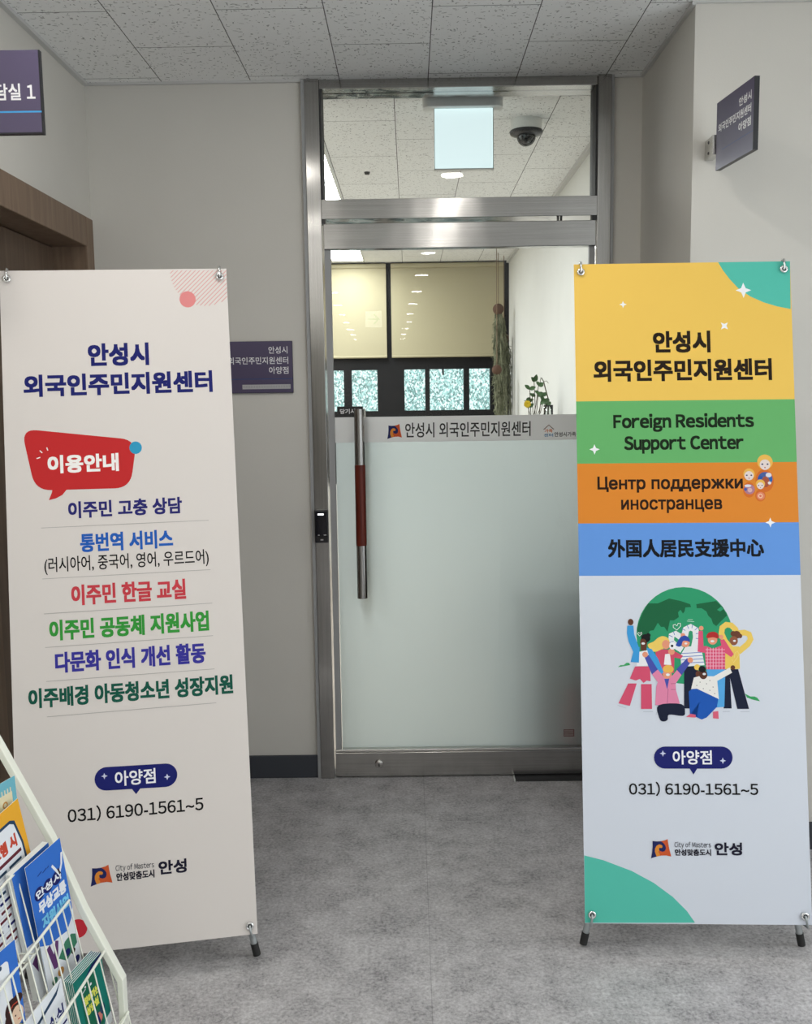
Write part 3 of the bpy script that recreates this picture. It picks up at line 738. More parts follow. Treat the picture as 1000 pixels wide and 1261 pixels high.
# exit light behind the transom glass
ex = thing('exit_light', 'glowing pale aqua exit light hanging behind the transom glass', 'exit light', (0.222,3.885,HC))
mb = MB()
pts = []
for k in range(13):
    a = math.pi/2+math.pi*k/12; pts.append((0.095+0.03*math.cos(a), 3.88+0.045*math.sin(a)))
for k in range(13):
    a = -math.pi/2+math.pi*k/12; pts.append((0.348+0.03*math.cos(a), 3.88+0.045*math.sin(a)))
mb.prism(pts, HC-0.055, HC-0.0005, M_WHITE, 'XY'); relt(mb.build('housing', bevel=0.004), ex)
mb = MB(); mb.box((0.112,3.868,2.387), (0.337,3.892,HC-0.05), M_EXIT); pnl = relt(mb.build('light_panel', bevel=0.002), ex)
mb = MB()
for a, b in (((0.109,3.866,2.383),(0.112,3.894,HC-0.055)),((0.337,3.866,2.383),(0.340,3.894,HC-0.055)),((0.109,3.866,2.383),(0.340,3.894,2.387))): mb.box(a, b, M_WHITE)
relt(mb.build('panel_frame'), ex)
# dome camera
dc = thing('dome_camera', 'white dome security camera with a black lens on the office ceiling', 'camera', (0.512,4.24,HC))
mb = MB(); mb.lathe([(0.066,0),(0.066,-0.038),(0.069,-0.044)], M_WHITE, (0,0,0), 'Z', 40); mb.build('base', dc)
mb = MB(); mb.lathe([(0.069,-0.044),(0.072,-0.048),(0.068,-0.058),(0.045,-0.064),(0.036,-0.066)], M_BLACK, (0,0,0), 'Z', 40); mb.build('skirt', dc)
mb = MB(); mb.lathe([(0.041,-0.06)]+[(0.041*math.cos(math.radians(a))+1e-5, -0.066-0.041*math.sin(math.radians(a))) for a in range(0, 91, 9)], M_CLEAR, (0,0,0), 'Z', 32); dm = mb.build('clear_dome', dc)
mb = MB(); mb.lathe([(0.033*math.cos(math.radians(a))+1e-5, -0.064-0.033*math.sin(math.radians(a))) for a in range(0, 91, 10)], M_GLOSSBLK, (0,0,0), 'Z', 28); mb.build('lens', dc)
o = MB(); o.lathe([(0,-0.012),(0.012,-0.012),(0.016,0)], M_BLACK, (0,0,0), 'Z', 16); o = o.build('ceiling_sensor'); o.location = (-0.204,5.136,HC); tag(o, 'tiny black sensor on the office ceiling beside the panel light', 'sensor')
# lit way sign hanging in the corridor, seen mirrored in the door
ws = thing('way_sign', 'lit white sign with a green arrow, mirrored in the door glass', 'sign', (-0.42,-4.4,HC))
mb = MB(); mb.box((-0.52,-4.42,2.36), (-0.32,-4.395,2.55), M_ARROWW); relt(mb.build('light_panel', bevel=0.003), ws)
mb = MB(); mb.box((-0.53,-4.43,2.55), (-0.31,-4.385,HC), M_WHITE); relt(mb.build('housing'), ws)
mb = MB()
A = Art(mb, lambda u, v, d: (u/1000, -4.395+d, v/1000), z0=0.0008)
A.line(M_ARROWG, [(-490,2455),(-360,2455)], 18); A.line(M_ARROWG, [(-415,2510),(-355,2455),(-415,2400)], 18)
relt(mb.build('arrow'), ws)

# ------------------------------------------------------------------ room signs
lsn = thing('projecting_sign', 'violet sign with white lettering and cyan line jutting from the left wall', 'sign', (X_L,2.43,2.25))
mb = MB(); mb.box((-1.135,2.423,2.152), (-0.882,2.437,2.347), M_SIGNEDGE)
A = Art(mb, lambda u, v, d: (u/1000, 2.423-d, v/1000))
A.rect(M_SIGN, -1135, 2156, -885.5, 2347)
A.text(M_WHITEPRINT, '상담실 1', -1030, -897, 2231, 2270, 0.02)
A.rect(M_CYAN, -1135, 2202, -884, 2206)
relt(mb.build('board'), lsn)
mb = MB(); mb.box((X_L,2.422,2.20), (-1.135,2.438,2.30), M_STEEL); relt(mb.build('bracket', bevel=0.002), lsn)

rsn = thing('projecting_sign', 'dark sign jutting edge-on from the right wall, casting a shadow', 'sign', (0.93,3.03,2.25))
L_ = 0.245; org = Vector((0.917,2.945,2.157)); dirv = (Vector((0.9405,2.705,0))-Vector((0.917,2.945,0))).normalized()
nrm = Vector((-(-dirv.y), -dirv.x, 0)); nrm = Vector((dirv.y, -dirv.x, 0)).normalized()      # facing left
if nrm.x > 0: nrm = -nrm
HS = 0.192
def sp(u, v, d): return org+dirv*(u/1000)+Vector((0,0,v/1000))+nrm*d
mb = MB()
vs = [sp(u, v, d) for d in (0, -0.014) for u, v in ((0,0),(L_*1000,0),(L_*1000,HS*1000),(0,HS*1000))]
mb.add(vs, [(0,1,2,3),(7,6,5,4),(0,4,5,1),(1,5,6,2),(2,6,7,3),(3,7,4,0)], M_SIGNEDGE)
A = Art(mb, sp)
A.rect(M_SIGN, 0, 0, L_*1000-2, HS*1000)
A.text(M_WHITEPRINT, '안성시', 150, 228, 138, 162, 0.03)
A.text(M_WHITEPRINT, '외국인주민지원센터', 14, 228, 104, 128, 0.03)
A.text(M_WHITEPRINT, '아양점', 150, 228, 70, 94, 0.03)
A.rect(M_DULLBLUE, 40, 50, L_*1000-2, 52)
relt(mb.build('board'), rsn)
mb = MB(); mb.box((0.908,2.95,2.205), (0.934,3.03,2.262), M_STEEL)
for z in (2.218, 2.249): mb.lathe([(0,-0.002),(0.004,-0.002),(0.005,0)], M_DARK, (0.908,2.99,z), 'X', 12)
relt(mb.build('bracket', bevel=0.002), rsn)

wp = thing('wall_plaque', 'dark violet plaque with white lettering on the wall beside the left banner', 'sign', (-0.57,YW,1.53))
mb = MB(); mb.box((-0.70,3.676,1.527), (-0.4415,YW,1.722), M_SIGNEDGE)
A = Art(mb, lambda u, v, d: (u/1000, 3.676-d, v/1000))
A.rect(M_SIGN, -700, 1529, -442, 1722)
A.text(M_WHITEPRINT, '안성시', -532, -460, 1675, 1702, 0.012)
A.text(M_WHITEPRINT, '외국인주민지원센터', -686, -458, 1636, 1663, 0.012)
A.text(M_WHITEPRINT, '아양점', -532, -458, 1599, 1626, 0.012)
A.rect(M_DULLBLUE, -700, 1579, -443, 1582)
relt(mb.build('board'), wp)
mb = MB(); mb.box((-0.635,3.6748,1.5425), (-0.452,3.676,1.5595), M_SIGNPLATE)
for k in range(30): mb.box((-0.632+0.006*k,3.6746,1.547), (-0.6295+0.006*k,3.6748,1.5555), M_GASKET)
relt(mb.build('strip_label'), wp)

# ------------------------------------------------------------------ X-banner stands
ART_L=[
('L',(214,164,160),[(147.9,1787.7),(156.3,1796.1)],2.23),
('L',(214,164,160),[(148.8,1776.7),(168.2,1795.9)],2.23),
('L',(214,164,160),[(150.8,1766.7),(180.1,1795.8)],2.23),
('L',(214,164,160),[(153.5,1757.5),(192.1,1795.7)],2.23),
('L',(214,164,160),[(157.0,1749.0),(204.0,1795.5)],2.23),
('L',(214,164,160),[(161.1,1741.2),(216.0,1795.4)],2.24),
('L',(214,164,160),[(165.8,1733.9),(227.9,1795.3)],2.24),
('L',(214,164,160),[(171.0,1727.2),(239.9,1795.2)],2.24),
('L',(214,164,160),[(176.8,1721.0),(251.9,1795.0)],2.24),
('L',(214,164,160),[(183.2,1715.4),(263.9,1794.9)],2.24),
('L',(214,164,160),[(190.1,1710.3),(276.0,1794.8)],2.24),
('L',(214,164,160),[(197.6,1705.8),(288.0,1794.6)],2.24),
('L',(214,164,160),[(205.8,1702.0),(300,1794.5)],2.24),
('L',(214,164,160),[(214.8,1698.9),(300,1784.2)],2.25),
('L',(214,164,160),[(224.7,1696.6),(300,1771.6)],2.25),
('L',(214,164,160),[(235.6,1695.5),(300,1759.1)],2.25),
('L',(214,164,160),[(248.0,1695.7),(300,1746.6)],2.25),
('L',(214,164,160),[(262.8,1698.2),(299.5,1734.1)],2.26),
('L',(214,164,160),[(282.7,1705.8),(298.9,1721.6)],2.26),
('C',(216,134,134),191.4,1714.4,21.7,22.7),
('T',(32,38,120),'안성시',-78.8,81.6,1533.2,1596.3,0.038),
('T',(32,38,120),'외국인주민지원센터',-247.3,248.4,1454.1,1514.7,0.038),
('P',(190,42,44),[(-248.4,1327.5),(-249.6,1337.4),(-249.3,1345.7),(-247.4,1352.6),(-244.1,1358.0),(-239.2,1361.8),(-232.9,1364.2),(-225.0,1365.0),(-215.5,1364.4),(-1.5,1334.7),(8.2,1332.7),(16.3,1329.5),(23.0,1325.1),(28.1,1319.5),(31.7,1312.8),(33.7,1304.9),(34.2,1295.8),(33.2,1285.6),(26.1,1242.1),(23.8,1232.0),(20.4,1223.3),(15.9,1216.0),(10.3,1210.0),(3.6,1205.4),(-4.1,1202.2),(-13.0,1200.3),(-22.9,1199.8),(-184.7,1202.4),(-194.4,1203.3),(-203.1,1205.4),(-210.7,1208.8),(-217.3,1213.5),(-222.9,1219.6),(-227.4,1226.9),(-230.9,1235.5),(-233.4,1245.4)],0),
('P',(190,42,44),[(-181.0,1213.6),(-183.5,1196.4),(-192.1,1175.9),(-174.1,1179.9),(-157.2,1188.2),(-137.8,1211.7)],0),
('C',(48,150,190),36.8,1307.8,16.4,17.0),
('T',(240,238,236),'이용안내',-192.3,-8.9,1246.5,1295.5,0.04),
('L',(240,238,236),[(-219.7,1288.4),(-210.3,1291.5)],2.64),
('L',(240,238,236),[(-211.1,1309.7),(-204.7,1303.1)],2.65),
('L',(240,238,236),[(-192.9,1317.3),(-190.6,1308.9)],2.65),
('T',(48,46,128),'이주민 고충 상담',-143.8,152.6,1124.1,1169.6,0.032),
('L',(165,162,160),[(-214.2,1103.0),(221.4,1102.0)],1.31),
('T',(34,92,182),'통번역 서비스',-116.2,124.9,1032.6,1082.8,0.032),
('T',(28,26,28),'(러시아어, 중국어, 영어, 우르드어)',-209.1,217.1,977.8,1024.3,0.008),
('L',(165,162,160),[(-215.1,968.3),(220.3,968.0)],1.31),
('T',(196,62,72),'이주민 한글 교실',-143.4,153.1,893.1,947.8,0.032),
('L',(165,162,160),[(-213.7,876.3),(221.3,877.6)],1.36),
('T',(52,148,58),'이주민 공동체 지원사업',-201.9,210.0,804.2,858.6,0.034),
('L',(165,162,160),[(-213.7,788.4),(219.3,790.4)],1.36),
('T',(56,52,150),'다문화 인식 개선 활동',-190.1,197.7,719.3,774.4,0.034),
('L',(165,162,160),[(-213.8,700.1),(219.2,701.6)],1.36),
('T',(22,98,80),'이주배경 아동청소년 성장지원',-259.6,266.0,632.3,684.2,0.034),
('L',(165,162,160),[(-214.8,608.6),(219.9,611.3)],1.35),
('P',(32,38,120),[(-70.0,466.9),(-77.8,466.1),(-85.0,463.2),(-91.3,458.6),(-96.3,452.5),(-99.5,445.3),(-100.8,437.5),(-100.0,429.7),(-97.3,422.3),(-92.9,415.9),(-86.9,411.0),(-79.8,407.8),(-72.2,406.5),(78.8,402.1),(86.7,402.9),(94.1,405.7),(100.6,410.4),(105.7,416.5),(109.0,423.8),(110.4,431.7),(109.7,439.6),(106.9,447.0),(102.4,453.5),(96.3,458.5),(89.1,461.8),(81.3,463.0)],0),
('P',(32,38,120),[(-12.0,411.3),(19.4,410.3),(2.9,390.3)],0),
('T',(236,236,240),'아양점',-49.5,54.4,414.7,453.9,0.02),
('S',(200,205,230),-75.9,444.0,8.2,0),
('S',(200,205,230),84.1,428.0,8.4,0),
('T',(26,24,26),'031) 6190-1561~5',-171.2,174.6,330.1,370.9,0.014),
('G',0,-120.2,-65.1,165.7,216.9),
('T',(40,40,60),'City of Masters',-56.1,41.5,194.5,213.9,0.005),
('T',(36,34,50),'안성맞춤도시',-55.1,41.6,172.4,193.5,0.035),
('T',(32,30,52),'안성',52.6,124.6,177.4,213.4,0.035),
('C',(190,46,58),-155.3,63.8,23.3,23.5),
]
ART_R=[
('P',(232,192,92),[(-300,1410.9),(300,1410.9),(300,1800),(-300,1800)],0),
('P',(100,172,104),[(-300,1236.6),(300,1236.6),(300,1410.9),(-300,1410.9)],0),
('P',(216,132,46),[(-300,1070.8),(300,1070.8),(300,1236.6),(-300,1236.6)],0),
('P',(98,148,218),[(-300,926.9),(300,926.9),(300,1070.8),(-300,1070.8)],0),
('P',(84,186,168),[(101.5,1800),(113.9,1777.2),(132.8,1750.5),(156.1,1723.9),(188.2,1701.0),(224.0,1684.0),(259.9,1672.3),(297.3,1664.3),(300,1799.9)],0),
('S',(236,236,240),169.1,1719.2,21.8,0),
('S',(236,236,240),-164.8,1683.4,10.3,0),
('S',(236,236,240),113.9,1619.0,13.8,45),
('S',(236,236,240),-251.4,1276.1,14.5,0),
('S',(236,236,240),223.1,1070.4,13.6,0),
('T',(40,28,18),'안성시',-84.4,74.2,1544.5,1606.3,0.038),
('T',(40,28,18),'외국인주민지원센터',-250.3,240.5,1464.9,1526.6,0.038),
('T',(22,40,20),'Foreign Residents',-198.4,187.1,1323.2,1374.7,0.032),
('T',(22,40,20),'Support Center',-169.8,157.2,1262.9,1312.1,0.032),
('T',(46,26,12),'Центр поддержки',-245.2,151.9,1155.0,1200.3,0.026),
('T',(46,26,12),'иностранцев',-181.3,94.2,1098.2,1136.0,0.026),
('T',(16,18,26),'外国人居民支援中心',-219.6,203.8,976.3,1026.9,0.034),
('C',(206,106,40),211.2,1185.5,24.7,31.4),
('C',(226,178,84),213.6,1237.3,21.1,20.5),
('C',(222,208,204),213.4,1229.7,14.2,14.5),
('C',(60,64,110),206.3,1231.2,2.8,2.2),
('C',(60,64,110),220.5,1231.1,2.8,2.2),
('C',(170,80,80),213.1,1221.8,1.8,1.9),
('C',(70,92,150),212.8,1190.1,20.0,19.4),
('C',(214,212,220),222.5,1201.1,8.0,6.3),
('C',(40,84,160),199.9,1192.6,7.4,5.6),
('C',(40,96,170),226.0,1188.5,6.8,5.3),
('C',(160,82,62),213.5,1182.3,10.8,14.9),
('C',(222,216,214),224.2,1179.1,4.6,4.1),
('C',(206,106,40),168.1,1160.7,16.2,21.2),
('C',(226,178,84),169.4,1204.6,15.4,14.9),
('C',(222,208,204),169.2,1199.6,12.4,12.6),
('C',(60,64,110),163.1,1200.9,2.5,1.9),
('C',(60,64,110),175.4,1200.8,2.5,1.9),
('C',(170,80,80),169.0,1192.7,1.6,1.6),
('C',(170,120,140),169.4,1162.2,14.2,13.7),
('C',(214,212,222),165.3,1171.7,9.3,3.8),
('C',(70,90,160),158.6,1162.3,4.3,4.4),
('C',(210,170,170),170.4,1159.9,6.2,6.3),
('C',(206,106,40),198.4,1144.8,13.9,16.4),
('C',(226,178,84),199.4,1176.9,12.6,12.2),
('C',(222,208,204),199.3,1171.7,9.3,9.4),
('C',(60,64,110),194.7,1172.7,1.9,1.4),
('C',(60,64,110),203.9,1172.7,1.9,1.4),
('C',(170,80,80),199.1,1166.6,1.2,1.2),
('C',(216,130,100),199.3,1143.6,11.1,10.7),
('C',(232,190,160),198.4,1143.6,6.2,6.3),
('C',(210,110,90),198.4,1143.6,3.4,3.4),
('C',(46,150,106),-17.2,764.3,129.9,130.9),
('P',(32,112,72),[(-113.9,851.3),(-87.5,851.2),(-56.4,864.4),(-25.8,857.6),(0.3,848.7),(2.3,840.8),(-13.1,839.9),(-15.5,828.9),(-20.1,823.2),(-26.4,833.4),(-33.2,826.8),(-31.3,813.6),(-44.7,804.8),(-55.6,804.8),(-62.9,774.0),(-71.4,787.3),(-80.2,787.3),(-88.7,798.3),(-100.2,778.5),(-111.2,776.4),(-115.9,763.2),(-133.6,756.6),(-145.4,778.6),(-141.5,796.2),(-129.9,824.9)],0),
('P',(32,112,72),[(16.5,848.7),(70.7,857.3),(87.7,839.6),(99.4,817.6),(93.6,813.2),(82.3,802.2),(68.9,789.1),(60.3,795.7),(56.3,808.9),(47.7,817.7),(43.6,828.7),(30.7,837.6),(17.6,837.6)],0),
('P',(46,150,106),[(72.2,833.1),(83.4,841.8),(89.4,835.2),(80.9,828.6)],0),
('P',(60,160,96),[(-198.9,678.6),(-192.2,684.3),(-183.4,684.3),(-175.4,690.8),(-167.9,690.0),(-165.8,684.3)],0),
('P',(60,160,96),[(140.5,607.7),(155.0,599.9),(165.9,599.9),(173.1,596.8),(180.7,586.9),(161.3,591.2),(146.2,596.8)],0),
('L',(232,198,96),[(112.7,716.7),(104.4,732.0),(90.5,749.6),(82.3,769.3),(84.9,784.7),(96.1,793.0),(109.1,791.2),(120.2,780.2),(123.4,769.2)],15.69),
('L',(232,198,96),[(120.7,769.2),(129.5,770.1),(144.8,771.4),(156.5,766.9),(160.4,753.8),(152.6,740.7),(139.2,729.8),(125.8,718.9)],15.71),
('P',(232,198,96),[(91.0,721.1),(111.0,734.2),(129.3,734.2),(129.3,673.9),(89.7,672.2)],0),
('C',(120,72,52),123.3,765.7,10.5,10.5),
('C',(120,72,52),114.2,768.4,7.4,7.5),
('C',(120,72,52),131.9,762.2,6.1,6.1),
('C',(142,86,62),114.9,749.5,10.9,12.3),
('C',(226,228,232),116.7,749.1,3.9,2.6),
('P',(28,36,62),[(89.7,673.0),(124.5,673.0),(150.6,566.5),(119.3,566.5),(102.1,649.1),(104.1,567.8),(82.4,567.8)],0),
('L',(226,228,232),[(-24.7,724.8),(-41.1,735.4),(-53.9,748.5),(-52.2,764.3),(-42.0,768.7),(-28.2,759.9)],16.63),
('L',(226,228,232),[(-17.2,763.0),(-12.4,780.5),(0.0,786.2),(12.6,779.1),(14.7,758.5),(8.3,730.0)],18.39),
('P',(226,228,232),[(-29.4,710.4),(-15.7,733.6),(25.9,736.5),(34.6,684.0),(-28.0,679.3)],0),
('L',(84,112,188),[(-28.0,715.2),(28.5,718.6)],1.75),
('L',(84,112,188),[(-27.8,706.4),(30.0,709.8)],1.75),
('L',(84,112,188),[(-27.5,697.7),(31.5,701.1)],1.75),
('L',(84,112,188),[(-27.3,688.9),(33.1,692.3)],1.75),
('L',(96,122,190),[(-14.6,777.4),(-24.1,782.7)],1.75),
('L',(96,122,190),[(-5.7,782.7),(-9.9,792.4)],1.75),
('L',(96,122,190),[(3.0,783.5),(5.1,794.1)],1.75),
('L',(96,122,190),[(10.8,778.3),(19.8,786.1)],1.75),
('L',(96,122,190),[(13.2,768.6),(24.6,770.3)],1.75),
('L',(96,122,190),[(12.9,756.3),(23.3,754.5)],1.75),
('L',(96,122,190),[(-49.2,759.9),(-59.6,765.2)],1.75),
('L',(96,122,190),[(-46.9,748.5),(-59.3,744.2)],1.75),
('L',(96,122,190),[(-41.0,738.9),(-49.1,731.0)],1.75),
('L',(96,122,190),[(-43.9,765.2),(-47.1,774.9)],1.75),
('C',(226,150,120),-21.5,764.3,6.1,6.1),
('C',(226,150,120),-15.5,744.1,11.8,11.8),
('P',(44,74,164),[(-41.0,738.0),(-35.0,749.8),(-27.3,759.9),(-15.0,763.8),(-4.7,755.5),(-3.6,746.7),(-11.8,749.3),(-21.9,748.5),(-26.6,736.6),(-33.2,733.6)],1),
('C',(226,228,232),-14.2,742.3,3.9,2.6),
('P',(28,36,62),[(-20.6,679.3),(17.1,681.9),(12.8,567.7),(-23.3,567.7)],0),
('P',(216,84,118),[(20.8,776.0),(32.2,776.0),(33.2,730.0),(36.3,716.8),(16.8,720.4)],0),
('C',(226,150,120),28.4,783.5,6.1,6.2),
('P',(216,84,118),[(78.3,751.8),(88.9,753.9),(113.9,713.2),(106.7,705.3),(84.5,721.1)],0),
('C',(226,150,120),81.2,759.7,6.1,6.1),
('P',(216,84,118),[(19.3,734.4),(41.2,735.2),(58.5,727.7),(85.0,738.6),(91.6,725.5),(89.2,672.6),(38.7,672.7),(36.3,715.9)],0),
('L',(238,190,208),[(43.2,730.8),(41.7,673.1)],1.31),
('L',(238,190,208),[(51.1,730.8),(49.6,673.1)],1.31),
('L',(238,190,208),[(59.0,730.8),(57.4,673.1)],1.31),
('L',(238,190,208),[(66.8,730.8),(65.3,673.1)],1.31),
('L',(238,190,208),[(74.7,730.8),(73.1,673.1)],1.31),
('L',(238,190,208),[(82.6,730.7),(81.0,673.1)],1.31),
('L',(238,190,208),[(38.3,725.6),(90.7,725.5)],1.31),
('L',(238,190,208),[(38.1,716.8),(90.5,716.7)],1.31),
('L',(238,190,208),[(37.8,708.1),(90.2,708.0)],1.31),
('L',(238,190,208),[(37.6,699.3),(90.0,699.2)],1.31),
('L',(238,190,208),[(37.4,690.6),(89.7,690.5)],1.31),
('L',(238,190,208),[(37.2,681.8),(89.5,681.8)],1.31),
('C',(226,150,120),57.8,752.7,12.7,13.6),
('P',(176,44,44),[(42.2,757.1),(45.6,769.4),(59.7,773.8),(71.8,769.3),(73.6,756.2),(59.3,758.8)],1),
('C',(226,228,232),57.3,748.3,5.2,3.1),
('P',(84,164,222),[(39.5,672.7),(90.1,672.6),(84.7,572.1),(62.9,570.4),(38.0,616.4)],0),
('P',(232,200,100),[(-117.3,739.0),(-100.8,747.8),(-89.7,757.4),(-76.4,762.2),(-62.5,757.3),(-58.4,743.3),(-72.7,730.1),(-90.5,721.4),(-105.8,722.3)],1),
('C',(226,150,120),-68.1,739.8,10.5,12.3),
('P',(204,78,104),[(-97.1,718.8),(-79.4,727.1),(-51.0,724.8),(-22.9,709.0),(-28.8,701.2),(-46.2,704.7),(-48.1,663.6),(-83.1,659.2),(-91.3,686.4)],0),
('P',(232,230,232),[(-70.9,713.5),(-58.2,715.2),(-54.6,684.1),(-74.7,685.5)],0),
('C',(226,150,120),-53.7,720.5,8.8,8.8),
('C',(236,236,238),-50.7,736.2,8.8,10.5),
('C',(30,30,36),-51.6,735.8,3.5,3.5),
('P',(62,152,214),[(-171.5,791.0),(-154.8,791.0),(-153.1,767.6),(-141.2,731.1),(-155.5,717.1),(-168.9,747.9),(-172.9,769.9)],0),
('C',(112,66,48),-162.1,800.7,7.5,8.8),
('P',(230,232,236),[(-143.2,719.3),(-114.5,725.8),(-105.3,684.2),(-148.4,681.2)],0),
('P',(62,152,214),[(-156.3,721.5),(-139.3,733.8),(-142.0,690.8),(-164.4,692.6)],0),
('P',(62,152,214),[(-121.0,731.1),(-107.0,727.6),(-90.1,701.7),(-76.0,664.5),(-84.0,658.4),(-107.9,686.4)],0),
('P',(112,66,48),[(-136.7,754.4),(-116.9,754.4),(-122.0,723.2),(-136.1,723.2)],0),
('C',(26,28,30),-122.2,756.6,12.3,11.4),
('C',(26,28,30),-115.0,764.5,6.1,6.2),
('C',(112,66,48),-129.4,745.6,8.3,9.7),
('C',(226,228,232),-129.5,742.5,4.8,3.1),
('P',(208,80,110),[(-152.8,680.7),(-112.4,680.7),(-111.6,640.5),(-122.0,642.7),(-130.9,636.1),(-140.3,647.0),(-151.4,642.7),(-167.5,647.9)],0),
('P',(208,80,110),[(-172.1,634.8),(-149.3,634.8),(-169.0,574.6),(-199.5,581.6)],0),
('P',(208,80,110),[(-137.6,633.1),(-109.1,633.1),(-109.3,566.4),(-139.0,566.4)],0),
('P',(70,80,166),[(-126.8,705.7),(-115.2,711.8),(-91.6,672.4),(-107.7,659.3)],0),
('P',(70,80,166),[(-41.7,672.3),(-12.1,702.9),(-1.0,694.1),(-28.1,656.6)],0),
('C',(226,150,120),-124.9,712.7,7.5,7.5),
('C',(226,150,120),-3.5,697.6,7.4,7.4),
('P',(220,132,166),[(-107.7,659.3),(-91.6,672.4),(-74.6,650.5),(-51.7,656.6),(-40.0,671.0),(-28.1,657.4),(-44.4,634.8),(-43.9,616.5),(-34.3,580.8),(-100.8,576.4),(-97.0,625.2),(-92.4,638.3)],0),
('P',(70,80,166),[(-74.7,647.0),(-61.5,647.9),(-67.5,618.6)],0),
('C',(230,180,84),-63.6,673.2,14.4,11.4),
('C',(226,150,120),-66.5,659.2,11.8,11.8),
('C',(226,228,232),-64.8,658.3,5.2,3.5),
('P',(230,180,84),[(-78.0,672.3),(-71.7,681.1),(-56.4,681.9),(-48.7,673.2),(-56.8,665.3),(-72.1,665.3)],1),
('P',(28,36,62),[(-92.0,576.4),(-30.4,579.5),(-21.0,557.7),(-28.2,547.8),(-63.8,551.2),(-68.5,537.3),(-80.8,533.0),(-90.2,541.6)],1),
('L',(150,72,110),[(-64.8,620.8),(-68.3,581.6)],1.09),
('L',(150,72,110),[(-57.5,633.9),(-43.5,634.8)],1.09),
('L',(150,72,110),[(-57.9,618.6),(-44.8,618.6)],1.09),
('C',(232,196,90),14.4,678.4,7.9,7.9),
('C',(112,66,48),16.9,660.0,7.0,8.7),
('P',(230,228,224),[(4.9,650.4),(21.6,654.8),(58.7,653.9),(101.6,677.4),(107.7,663.4),(67.5,641.7),(70.5,592.1),(37.7,602.5),(-3.3,619.9)],0),
('C',(112,66,48),110.3,677.4,6.1,6.1),
('C',(98,60,46),30.4,658.3,10.9,12.2),
('C',(28,28,32),27.8,673.1,9.6,8.7),
('C',(226,228,232),33.1,660.0,4.4,3.1),
('C',(120,110,120),21.2,638.2,1.3,1.3),
('C',(120,110,120),38.5,633.8,1.3,1.3),
('C',(120,110,120),55.7,625.1,1.3,1.3),
('C',(120,110,120),46.8,616.4,1.3,1.3),
('C',(120,110,120),59.6,607.7,1.3,1.3),
('C',(120,110,120),29.4,620.8,1.3,1.3),
('C',(120,110,120),47.5,642.6,1.3,1.3),
('C',(120,110,120),12.2,629.5,1.3,1.3),
('P',(28,86,176),[(-10.0,613.0),(-1.1,619.9),(12.0,620.8),(68.8,593.8),(64.7,572.1),(36.1,543.5),(22.9,538.2),(10.0,544.3),(9.5,557.8),(18.1,585.1),(10.2,550.4),(-8.1,550.4)],0),
('P',(214,96,120),[(-18.7,545.2),(-7.1,553.4),(6.7,551.2),(7.0,543.4)],0),
('P',(214,96,120),[(53.9,559.1),(67.9,560.8),(68.6,540.0),(53.5,541.7)],0),
('L',(228,238,232),[(-37.8,778.4),(-47.3,786.3),(-47.2,792.5),(-41.4,793.8),(-37.1,789.8),(-33.9,796.8),(-27.3,796.8),(-27.5,789.3),(-37.8,778.4)],1.75),
('L',(228,238,232),[(-138.7,762.8),(-144.3,768.9),(-141.1,772.5),(-137.7,769.8),(-133.2,773.3),(-132.4,768.9),(-138.7,762.8)],1.76),
('L',(238,210,130),[(114.5,703.6),(117.1,716.7),(123.8,721.9),(127.9,713.2),(123.3,704.4),(112.0,690.5),(108.3,699.2)],1.74),
('L',(176,184,196),[(-202.2,576.4),(-179.2,568.6)],1.31),
('L',(176,184,196),[(-133.5,559.0),(-107.3,559.0)],1.31),
('L',(176,184,196),[(-97.7,557.7),(-98.7,551.2)],1.31),
('L',(176,184,196),[(80.0,559.1),(99.6,560.0)],1.3),
('L',(176,184,196),[(126.9,559.1),(151.6,559.1)],1.3),
('L',(200,226,214),[(-7.3,806.9),(5.8,806.8)],1.1),
('L',(200,226,214),[(-9.6,802.9),(9.6,801.1)],1.1),
('P',(84,186,168),[(-298.9,177.6),(-248.6,165.4),(-173.5,137.8),(-115.4,106.8),(-66.0,70.9),(-29.3,34.2),(-8.4,4.1),(-300,1.9)],0),
('P',(32,38,120),[(-76.9,466.3),(-84.6,465.3),(-91.8,462.3),(-98.0,457.6),(-102.8,451.5),(-106.0,444.4),(-107.1,436.8),(-106.3,429.2),(-103.5,422.2),(-98.9,416.1),(-92.9,411.5),(-85.9,408.5),(-78.2,407.6),(72.6,407.9),(80.2,408.9),(87.4,411.9),(93.6,416.5),(98.5,422.6),(101.6,429.7),(102.8,437.2),(102.0,444.8),(99.3,451.9),(94.8,458.0),(88.8,462.6),(81.8,465.5),(74.2,466.5)],0),
('P',(32,38,120),[(-14.0,411.1),(9.5,411.1),(-2.7,391.9)],0),
('T',(236,236,240),'아양점',-57.3,47.3,418.6,456.3,0.02),
('S',(200,205,230),-83.2,447.8,8.5,0),
('S',(200,205,230),76.5,428.8,8.4,0),
('T',(22,22,26),'031) 6190-1561~5',-175.7,168.4,335.1,372.6,0.014),
('G',0,-121.0,-67.2,171.2,221.7),
('T',(40,40,60),'City of Masters',-57.8,38.6,196.5,214.7,0.005),
('T',(36,34,50),'안성맞춤도시',-57.4,38.9,178.3,195.7,0.035),
('T',(32,30,52),'안성',48.4,121.1,179.6,213.5,0.035),
]

